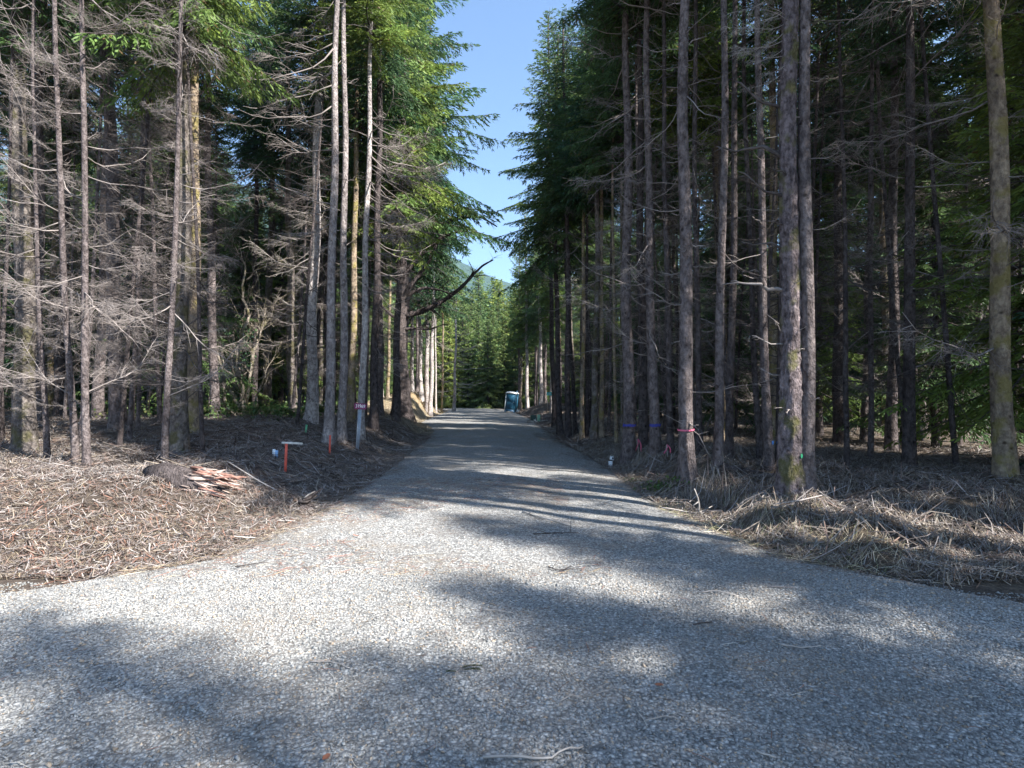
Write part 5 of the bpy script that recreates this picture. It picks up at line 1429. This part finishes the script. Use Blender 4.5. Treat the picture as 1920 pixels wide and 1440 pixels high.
t = empty('fallen_log', tuple(P0), 'dark fallen log lying behind the brush pile on the right', 'log')
dv = P1 - P0; ob('trunk', log_mesh([(0, 0, 0), dv * 0.3 + (0, 0, 0.02), dv * 0.65, dv, dv * 1.7], [0.085, 0.095, 0.08, 0.085, 0.06], 9, 0.28, M['bark_dark'], 'trunk'), t)
for k in range(4):
    p = dv * (0.15 + 0.22 * k); ob('branch', POOL['dark', 'plain'][k % 4], t, tuple(p), (0, -0.9 + 0.3 * k, 1.6 + 0.8 * k), (0.7, 0.7, 0.7))

def stick(path, r, label, mat, group=None, lift=0.02, name='stick', twigs=0, seed=0):
    """path: photo pixels on the ground; the stick lies on the surface"""
    r_ = np.random.default_rng(seed)
    H = [hit(*p) for p in path]; P = np.array(H); P[:, 2] += r + lift * r_.random(len(P))
    n = len(P); tt = np.linspace(0, n - 1, n * 3 - 2); Q = np.stack([np.interp(tt, np.arange(n), P[:, k]) for k in range(3)], 1); Q[1:-1] += r_.normal(0, r * 0.35, Q[1:-1].shape)
    mb = MB(); mb.tube(Q - Q[0], np.linspace(r, r * 0.55, len(Q)), 6, 0, wob=0.15, rng=r_)
    for k in range(twigs):
        i = r_.integers(1, len(Q)); d = (Q[i] - Q[i - 1]); d /= np.linalg.norm(d) + 1e-9; d = d + r_.normal(0, 0.6, 3); d[2] = abs(d[2]) * 0.4; d /= np.linalg.norm(d); l = r_.uniform(0.06, 0.25)
        mb.tube([Q[i] - Q[0], Q[i] - Q[0] + d * l], [r * 0.5, r * 0.2], 4, 0)
    return put(ob(name, mb.mesh(name, [mat], True), None, tuple(Q[0])), label, 'stick', group)
GS = 'dry sticks lying on the gravel'
stick([(905, 1434), (960, 1431), (1020, 1427), (1060, 1422), (1094, 1413)], 0.0065, 'longest pale stick at the near edge of the gravel', M['dead_pale'], GS, seed=1)
stick([(980, 962), (1010, 972), (1040, 982), (1070, 988)], 0.012, 'forked stick lying across the tree shadows on the road', M['dead_pale'], GS, twigs=3, seed=2)
stick([(1000, 1003), (1040, 1001), (1085, 1003)], 0.008, 'thin dark stick in the shaded middle of the road', M['dead_dark'], GS, twigs=2, seed=3)
stick([(1028, 1069), (1050, 1074), (1072, 1068)], 0.006, 'small bent dark twig in the sunny patch of road', M['dead_dark'], GS, twigs=3, seed=4)
stick([(1108, 1101), (1122, 1097), (1134, 1101)], 0.004, 'curved pale twig just below the sunny patch', M['dead_pale'], GS, seed=5)
stick([(580, 1250), (620, 1249), (640, 1252), (655, 1260)], 0.004, 'thin pale curved twig left of the needle sprig', M['dead_pale'], GS, seed=6)
stick([(904, 1148), (935, 1151), (962, 1154)], 0.0045, 'thin straight pale twig above the needle sprig', M['dead_pale'], GS, seed=7)
stick([(1310, 1116), (1345, 1116), (1385, 1121)], 0.006, 'pale straight stick near the right bright patch', M['dead_pale'], GS, seed=8)
stick([(1300, 1178), (1335, 1172)], 0.006, 'short dark stick on the shaded gravel to the right', M['dead_dark'], GS, seed=9)
stick([(1465, 1219), (1500, 1217), (1540, 1219)], 0.006, 'pale stick at the right edge of the shaded gravel', M['dead_pale'], GS, seed=10)
stick([(1440, 1104), (1490, 1108)], 0.006, 'slim grey stick on the dark right shoulder', M['dead_wood'], GS, seed=11)
stick([(1050, 1320), (1072, 1315), (1092, 1316)], 0.004, 'tiny forked pale twig in the centre foreground', M['dead_pale'], GS, twigs=2, seed=12)
stick([(1210, 1360), (1240, 1358), (1265, 1355)], 0.004, 'pale twig at the tip of the brightest foreground patch', M['dead_pale'], GS, seed=13)
stick([(1418, 1424), (1455, 1427)], 0.005, 'pale split stick in the near right corner of the gravel', M['dead_pale'], GS, seed=14)
stick([(440, 1068), (500, 1058)], 0.006, 'dark stick on the shaded gravel near the left straw', M['dead_dark'], GS, seed=15)
GB = 'bigger sticks strewn on the brush banks'
for k, (path, r, lab, mt) in enumerate([
        ([(452, 870), (475, 871), (490, 873)], 0.016, 'stout grey stick lying level on the left bank', 'dead_wood'),
        ([(505, 871), (524, 879)], 0.013, 'grey stick slanting towards the tall orange stake', 'dead_pale'),
        ([(556, 872), (575, 884), (592, 893)], 0.011, 'thin pale stick slanting right of the tall orange stake', 'dead_pale'),
        ([(690, 895), (715, 894)], 0.018, 'black broken stick at the left road edge', 'dead_dark'),
        ([(595, 884), (618, 892)], 0.025, 'thick dark stick in the middle of the left litter', 'dead_dark'),
        ([(450, 844), (487, 842)], 0.014, 'grey stick in the shade left of the carton', 'dead_pale'),
        ([(592, 960), (606, 950)], 0.012, 'light splinter beside the torn stump block', 'dead_pale'),
        ([(545, 958), (560, 946)], 0.008, 'straight straw coloured stick left of the torn stump block', 'dead_pale'),
        ([(526, 960), (538, 945)], 0.010, 'dark stick left of the torn stump block', 'dead_dark'),
        ([(1290, 968), (1310, 970), (1345, 955)], 0.012, 'pale bent stick at the edge of the right brush bank', 'dead_pale'),
        ([(1240, 960), (1275, 965), (1310, 970), (1350, 968)], 0.012, 'long pale stick lying along the right road edge', 'dead_pale'),
        ([(1335, 988), (1362, 1004)], 0.013, 'sloping pale stick on the sunny right verge', 'dead_pale'),
        ([(1425, 945), (1440, 925), (1452, 902)], 0.012, 'light stick leaning up the right brush bank', 'dead_pale'),
        ([(1480, 948), (1500, 944), (1540, 942)], 0.016, 'pale cut stick at the foot of the stout rough spruce', 'dead_pale'),
        ([(1255, 880), (1230, 885), (1205, 905)], 0.016, 'dark branch lying beside the blue banded spruces', 'dead_dark')]):
    stick(path, r, lab, M[mt], GB, 0.06, 'stick', 2, 40 + k)
# upright forked stick and bent saplings on the right bank
b = hit(1311, 968); s = b[1] / FPX
mb = MB(); mb.tube(np.array([(0, 0, -0.05), (0, 0, 20 * s), (-2 * s, 0, 32 * s), (-8 * s, 0.02, 50 * s)]), [0.013, 0.012, 0.011, 0.008], 6); mb.tube(np.array([(-1 * s, 0, 26 * s), (-13 * s, -0.03, 19 * s)]), [0.010, 0.008], 5)
put(ob('stick', mb.mesh('stick', [M['dead_pale']], True), None, tuple(b)), 'upright forked pale stick standing in front of the dark hollow', 'stick', GB)
for k, (path, lab) in enumerate([([(1339, 868), (1325, 845), (1310, 815), (1290, 800), (1270, 790)], 'thin arching dead sapling crossing the ribboned trunk'), ([(1302, 855), (1290, 835), (1283, 805), (1280, 785)], 'fine dead twig rising before the ribboned trunk'),
                              ([(1306, 838), (1318, 815), (1328, 795), (1335, 775)], 'curved mossy dead stem between ribboned and resin streaked trunks'), ([(1223, 848), (1236, 832), (1236, 820)], 'bent pale twig beside the pink stakes')]):
    b = hit(*path[0]); dd = b[1]; P = np.array([at(px, py, dd - 0.06 * i) for i, (px, py) in enumerate(path)]); P[0, 2] -= 0.05
    mb = MB(); r0 = 0.03 if k == 2 else 0.010; mb.tube(P - P[0], np.linspace(r0, r0 * 0.4, len(P)), 5)
    for q in range(5):
        i = rg.integers(1, len(P)); d = rg.normal(0, 1, 3); d[2] = abs(d[2]); d /= np.linalg.norm(d); mb.tube([P[i] - P[0], P[i] - P[0] + d * rg.uniform(0.15, 0.4)], [0.005, 0.002], 3)
    put(ob('dead_sapling', mb.mesh('dead_sapling', [M['bark_moss'] if k == 2 else M['dead_wood']], True), None, tuple(P[0])), lab, 'dead sapling')

# needle sprig on the gravel
b = hit(868, 1264)
t = empty('needle_sprig', tuple(b), 'small dark green spruce sprig lying on the gravel', 'sprig', None, (0, 0, 0.15))
def twig_m(path, n):
    mb = MB(); P = np.array(path, float); mb.tube(P, np.linspace(0.004, 0.002, len(P)), 5, 1)
    for k in range(n):
        f = rg.uniform(0.05, 1) * (len(P) - 1); i = min(int(f), len(P) - 2); p = P[i] + (P[i + 1] - P[i]) * (f - i); tg = P[i + 1] - P[i]; tg /= np.linalg.norm(tg)
        d = rg.normal(0, 1, 3); d -= tg * d.dot(tg); d /= np.linalg.norm(d); d = d * 0.8 + tg * 0.6; d[2] = abs(d[2]) * 0.6; l = rg.uniform(0.013, 0.02); w = np.cross(d, rg.normal(0, 1, 3)); w *= 0.0014 / np.linalg.norm(w)
        mb.add([p - w, p + w, p + d * l], None, [(0, 1, 2)], 0, np.array([0.045, 0.06, 0.028]) * rg.uniform(0.6, 1.4))
    return mb.mesh('twig', [M['leafy'], M['dead_wood']])
for path, n in (([(-0.05, -0.03, 0.012), (-0.02, 0.0, 0.016), (0.0, 0.035, 0.016)], 10), ([(-0.005, 0.0, 0.016), (0.05, 0.0, 0.02), (0.10, -0.005, 0.014)], 260), ([(-0.01, 0.03, 0.016), (0.04, 0.04, 0.02), (0.11, 0.04, 0.015)], 240), ([(-0.03, -0.01, 0.014), (-0.07, 0.0, 0.016), (-0.09, 0.002, 0.012)], 150)):
    ob('twig', twig_m(path, n), t)
for k, (px, py, lab) in enumerate([(1236, 1293, 'brown curled leaf in the brightest foreground patch'), (612, 1432, 'reddish bark scrap at the near edge of the gravel'), (668, 1008, 'rusty bark scrap on the sunny gravel')]):
    b = hit(px, py); V = []; F = []
    for i in range(5):
        for j in range(4):
            x = (i / 4 - 0.5) * 0.045 * (2.2 if k == 2 else 1); y = (j / 3 - 0.5) * 0.03 * math.cos((i / 4 - 0.5) * 2.2); V.append((x, y, 0.018 + 14 * y * y + 4 * x * x + rg.uniform(0, 0.003)))
    for i in range(4):
        for j in range(3): a = i * 4 + j; F.append((a, a + 4, a + 5, a + 1))
    put(ob('bark_scrap' if k else 'fallen_leaf', mesh_np('leaf', V, F, None, [simple('rusty', (0.26, 0.10, 0.055), 0.8)]), None, tuple(b), (0, 0, k * 1.3)), lab, 'leaf' if k == 0 else 'bark')

# ------------------------------------------------------------------ litter: straws, twigs, needles (uncountable)
def litter(name, label, x, y, L, W, cols, rng, pitch=0.22, pile=0.05, yaw=None, spread=3.2):
    n = len(x)
    yw = rng.uniform(0, 6.283, n) if yaw is None else yaw + rng.normal(0, spread, n)
    D = np.stack([np.cos(yw), np.sin(yw), np.zeros(n)], 1)
    l = L[:, None]
    P1 = np.stack([x, y, surf(x, y) + 0.008 + pile * rng.random(n) ** 2], 1)
    P0 = P1 - D * l * 0.5; P2 = P1 + D * l * 0.5
    P0[:, 2] = surf(P0[:, 0], P0[:, 1]) + 0.006 + pile * rng.random(n) ** 2
    P2[:, 2] = surf(P2[:, 0], P2[:, 1]) + 0.006 + pile * rng.random(n) ** 2 + np.abs(rng.normal(0, pitch, n)) * L * 0.5
    side = np.stack([-np.sin(yw), np.cos(yw), np.zeros(n)], 1)
    P1 += side * (rng.normal(0, 0.07, n) * L)[:, None]
    wv = side * 1.0; wv[:, 2] = rng.normal(0, 0.5, n); wv /= np.linalg.norm(wv, axis=1)[:, None]; wv *= W[:, None] * 0.5
    V = np.stack([P0 - wv * 0.8, P0 + wv * 0.8, P1 - wv, P1 + wv, P2 - wv * 0.5, P2 + wv * 0.5], 1).reshape(-1, 3)
    k = (np.arange(n) * 6)[:, None]
    F = np.concatenate([k + np.array([0, 1, 3, 2]), k + np.array([2, 3, 5, 4])])
    cols = np.asarray(cols)
    C = cols[rng.integers(0, len(cols), n)] * rng.uniform(0.65, 1.3, (n, 1))
    put(ob(name.replace('_left', ''), mesh_np(name, V, F, None, [M['litter']], np.repeat(C, 6, 0))), label, 'litter', kind='stuff')
rl = np.random.default_rng(41)
def region(n, ylo, yhi, fx, pw=1.0):
    y = ylo + (yhi - ylo) * rl.random(n) ** pw
    lo, hi = fx(y); return lo + (hi - lo) * rl.random(n), y
DARK = [(0.17, 0.145, 0.135), (0.26, 0.23, 0.215), (0.11, 0.09, 0.08), (0.34, 0.31, 0.29), (0.20, 0.14, 0.115), (0.24, 0.20, 0.16)]
STRAW = [(0.36, 0.30, 0.20), (0.46, 0.40, 0.29), (0.28, 0.22, 0.15), (0.22, 0.15, 0.11), (0.52, 0.48, 0.39), (0.18, 0.14, 0.11)]
TAN = [(0.28, 0.235, 0.18), (0.20, 0.165, 0.13), (0.14, 0.112, 0.092), (0.38, 0.335, 0.265), (0.25, 0.225, 0.205), (0.17, 0.115, 0.085)]
x, y = region(60000, 8.2, 27, lambda y: (np.maximum(road_l(y) - 7.5, -0.92 * y - 1), road_l(y) + 0.15), 1.2)
litter('twig_litter', 'grey brown twigs and bark bits covering the left bank', x, y, rl.uniform(0.05, 0.28, len(x)) * np.where(rl.random(len(x)) < 0.06, 2.0, 1.0), rl.uniform(0.003, 0.011, len(x)), DARK, rl, 0.25, 0.07)
x, y = region(15000, 5.3, 8.9, lambda y: (-0.95 * y - 0.5, road_l(y) + 0.35)); m = noise(x, y, 0.8, 71) + 0.4 * noise(x, y, 2.5, 70) > -0.2 + 0.4 * sstep(7.6, 8.9, y); x, y = x[m], y[m]
litter('straw', 'pale straw strewn along the near left verge', x, y, rl.uniform(0.04, 0.24, len(x)), rl.uniform(0.002, 0.006, len(x)), STRAW[:1] + STRAW[2:4] + DARK, rl, 0.10, 0.04)
x, y = region(7000, 5.2, 11.5, lambda y: (road_l(y) - 0.2, 0 * y + 0.9), 1.0); m = (noise(x, y, 0.6, 72) + 0.35 * noise(x, y, 2.2, 73) - 0.10 * (x - road_l(y))) > -0.26; x, y = x[m], y[m]
litter('loose_straw', 'thin straw and rusty needles scattered over the sunny gravel', x, y, rl.uniform(0.04, 0.22, len(x)), rl.uniform(0.002, 0.005, len(x)), STRAW + [(0.30, 0.13, 0.09), (0.2, 0.12, 0.08)] * 3, rl, 0.05, 0.012)
x, y = region(2600, 2.3, 13, lambda y: (np.maximum(road_l(y), -0.93 * y), np.minimum(road_r(y), 0.93 * y)), 0.9)
litter('needle_litter', 'single needles and twiglets dotted over the gravel', x, y, rl.uniform(0.03, 0.14, len(x)), rl.uniform(0.0015, 0.004, len(x)), [(0.5, 0.46, 0.4), (0.10, 0.07, 0.055), (0.35, 0.27, 0.2), (0.2, 0.1, 0.07)], rl, 0.05, 0.01)
x, y = region(66000, 5.2, 19, lambda y: (road_r(y) - 0.15, np.minimum(road_r(y) + 6.5, 0.93 * y + 0.8)), 1.15); m = noise(x, y, 1.3, 74) + 0.5 * noise(x, y, 3.5, 75) > -0.22; x, y = x[m], y[m]
litter('dry_grass', 'dry grass and dead twigs heaped on the right bank', x, y, rl.uniform(0.06, 0.32, len(x)) * np.where(rl.random(len(x)) < 0.06, 2.0, 1.0), rl.uniform(0.003, 0.009, len(x)), TAN + DARK[:4], rl, 0.17, 0.11, 0.7, 1.7)
x, y = region(2600, 5.4, 14, lambda y: (road_r(y) + 0.1, road_r(y) + 4.5)); litter('brush', 'grey dead branches tangled on the right bank', x, y, rl.uniform(0.3, 0.85, len(x)), rl.uniform(0.007, 0.017, len(x)), DARK[:3] + DARK[4:], rl, 0.25, 0.16, 0.6, 1.2)
x, y = region(2200, 8.5, 24, lambda y: (road_l(y) - 5.5, road_l(y) - 0.2)); litter('brush_left', 'grey and black broken branches tangled on the left bank', x, y, rl.uniform(0.35, 1.2, len(x)), rl.uniform(0.008, 0.022, len(x)), DARK + [(0.05, 0.04, 0.035)] * 2, rl, 0.2, 0.12)
x, y = region(9000, 5.3, 9, lambda y: (-0.95 * y - 0.5, road_l(y) + 0.1)); m = noise(x, y, 1.1, 95) + 0.6 * noise(x, y, 3.0, 96) > -0.15; x, y = x[m], y[m]; litter('slash', 'brown broken twigs and bark over the near left verge', x, y, rl.uniform(0.04, 0.26, len(x)), rl.uniform(0.004, 0.014, len(x)), DARK + [(0.2, 0.11, 0.08), (0.08, 0.06, 0.05)], rl, 0.2, 0.06)
x, y = region(9000, 6.2, 26, lambda y: (road_l(y) - 0.3, road_l(y) + 0.9), 1.0); m = rl.random(len(x)) < np.clip(0.9 - (x - road_l(y)) * 1.0 + 1.2 * noise(x, y, 1.1, 91), 0, 1); x, y = x[m], y[m]
litter('edge_litter', 'needles and bark bits spilled over the left road edge', x, y, rl.uniform(0.03, 0.2, len(x)), rl.uniform(0.003, 0.009, len(x)), DARK + TAN, rl, 0.08, 0.02)
x, y = region(9000, 5.2, 26, lambda y: (road_r(y) - 1.0, road_r(y) + 0.3), 1.0); m = rl.random(len(x)) < np.clip(0.9 - (road_r(y) - x) * 1.0 + 1.2 * noise(x, y, 1.1, 92), 0, 1); x, y = x[m], y[m]
litter('edge_litter', 'needles and straw spilled over the right road edge', x, y, rl.uniform(0.03, 0.2, len(x)), rl.uniform(0.003, 0.008, len(x)), DARK + TAN, rl, 0.08, 0.02)
x, y = region(5000, 5.4, 9, lambda y: (road_r(y) - 0.35, road_r(y) + 1.1)); x, y = x[:2200], y[:2200]; litter('bleached_straw', 'bleached straw along the sunny edge of the right bank', x, y, rl.uniform(0.08, 0.35, len(x)), rl.uniform(0.003, 0.007, len(x)), STRAW[:4] + TAN[3:4] + [(0.2, 0.21, 0.11)], rl, 0.25, 0.05, 0.7, 0.6)
x, y = region(26000, 19, 64, lambda y: (road_r(y) - 0.2, road_r(y) + 6), 1.3); litter('far_litter', 'dark litter under the farther trunks of the right row', x, y, rl.uniform(0.2, 0.8, len(x)), rl.uniform(0.01, 0.025, len(x)), DARK, rl, 0.25, 0.1)
x, y = region(30000, 25, 66, lambda y: (road_l(y) - 6, road_l(y) + 0.2), 1.1); litter('mown_grass', 'dry tan grass on the sunny bank left of the far road', x, y, rl.uniform(0.15, 0.6, len(x)), rl.uniform(0.008, 0.02, len(x)), TAN[:2] + STRAW[:3], rl, 0.3, 0.06)
x, y = region(26000, 9, 40, lambda y: (-0.93 * y - 1, road_l(y) - 5), 1.0); litter('forest_litter', 'fallen twigs and needles under the left wood', x, y, rl.uniform(0.1, 0.6, len(x)), rl.uniform(0.006, 0.016, len(x)), DARK + TAN[:2], rl, 0.25, 0.08)
x, y = region(22000, 9, 40, lambda y: (road_r(y) + 4, 0.93 * y + 1), 1.0); litter('shade_litter', 'fallen twigs and needles under the right stand', x, y, rl.uniform(0.1, 0.6, len(x)), rl.uniform(0.006, 0.016, len(x)), DARK, rl, 0.25, 0.08)

# ------------------------------------------------------------------ air
HAZE = 0.00016
if HAZE:
    m = bpy.data.materials.new('air'); m.use_nodes = True; n = m.node_tree.nodes; n.clear()
    out = n.new('ShaderNodeOutputMaterial'); pv = n.new('ShaderNodeVolumePrincipled')
    pv.inputs['Color'].default_value = (0.36, 0.62, 1.0, 1); pv.inputs['Density'].default_value = HAZE; pv.inputs['Anisotropy'].default_value = 0.3
    m.node_tree.links.new(pv.outputs[0], out.inputs['Volume'])
    mb = MB(); mb.box((0, 1100, 330), (3600, 5200, 760))
    put(ob('haze', mb.mesh('haze', [m])), 'thin bluish air filling the whole valley', 'haze', kind='stuff')
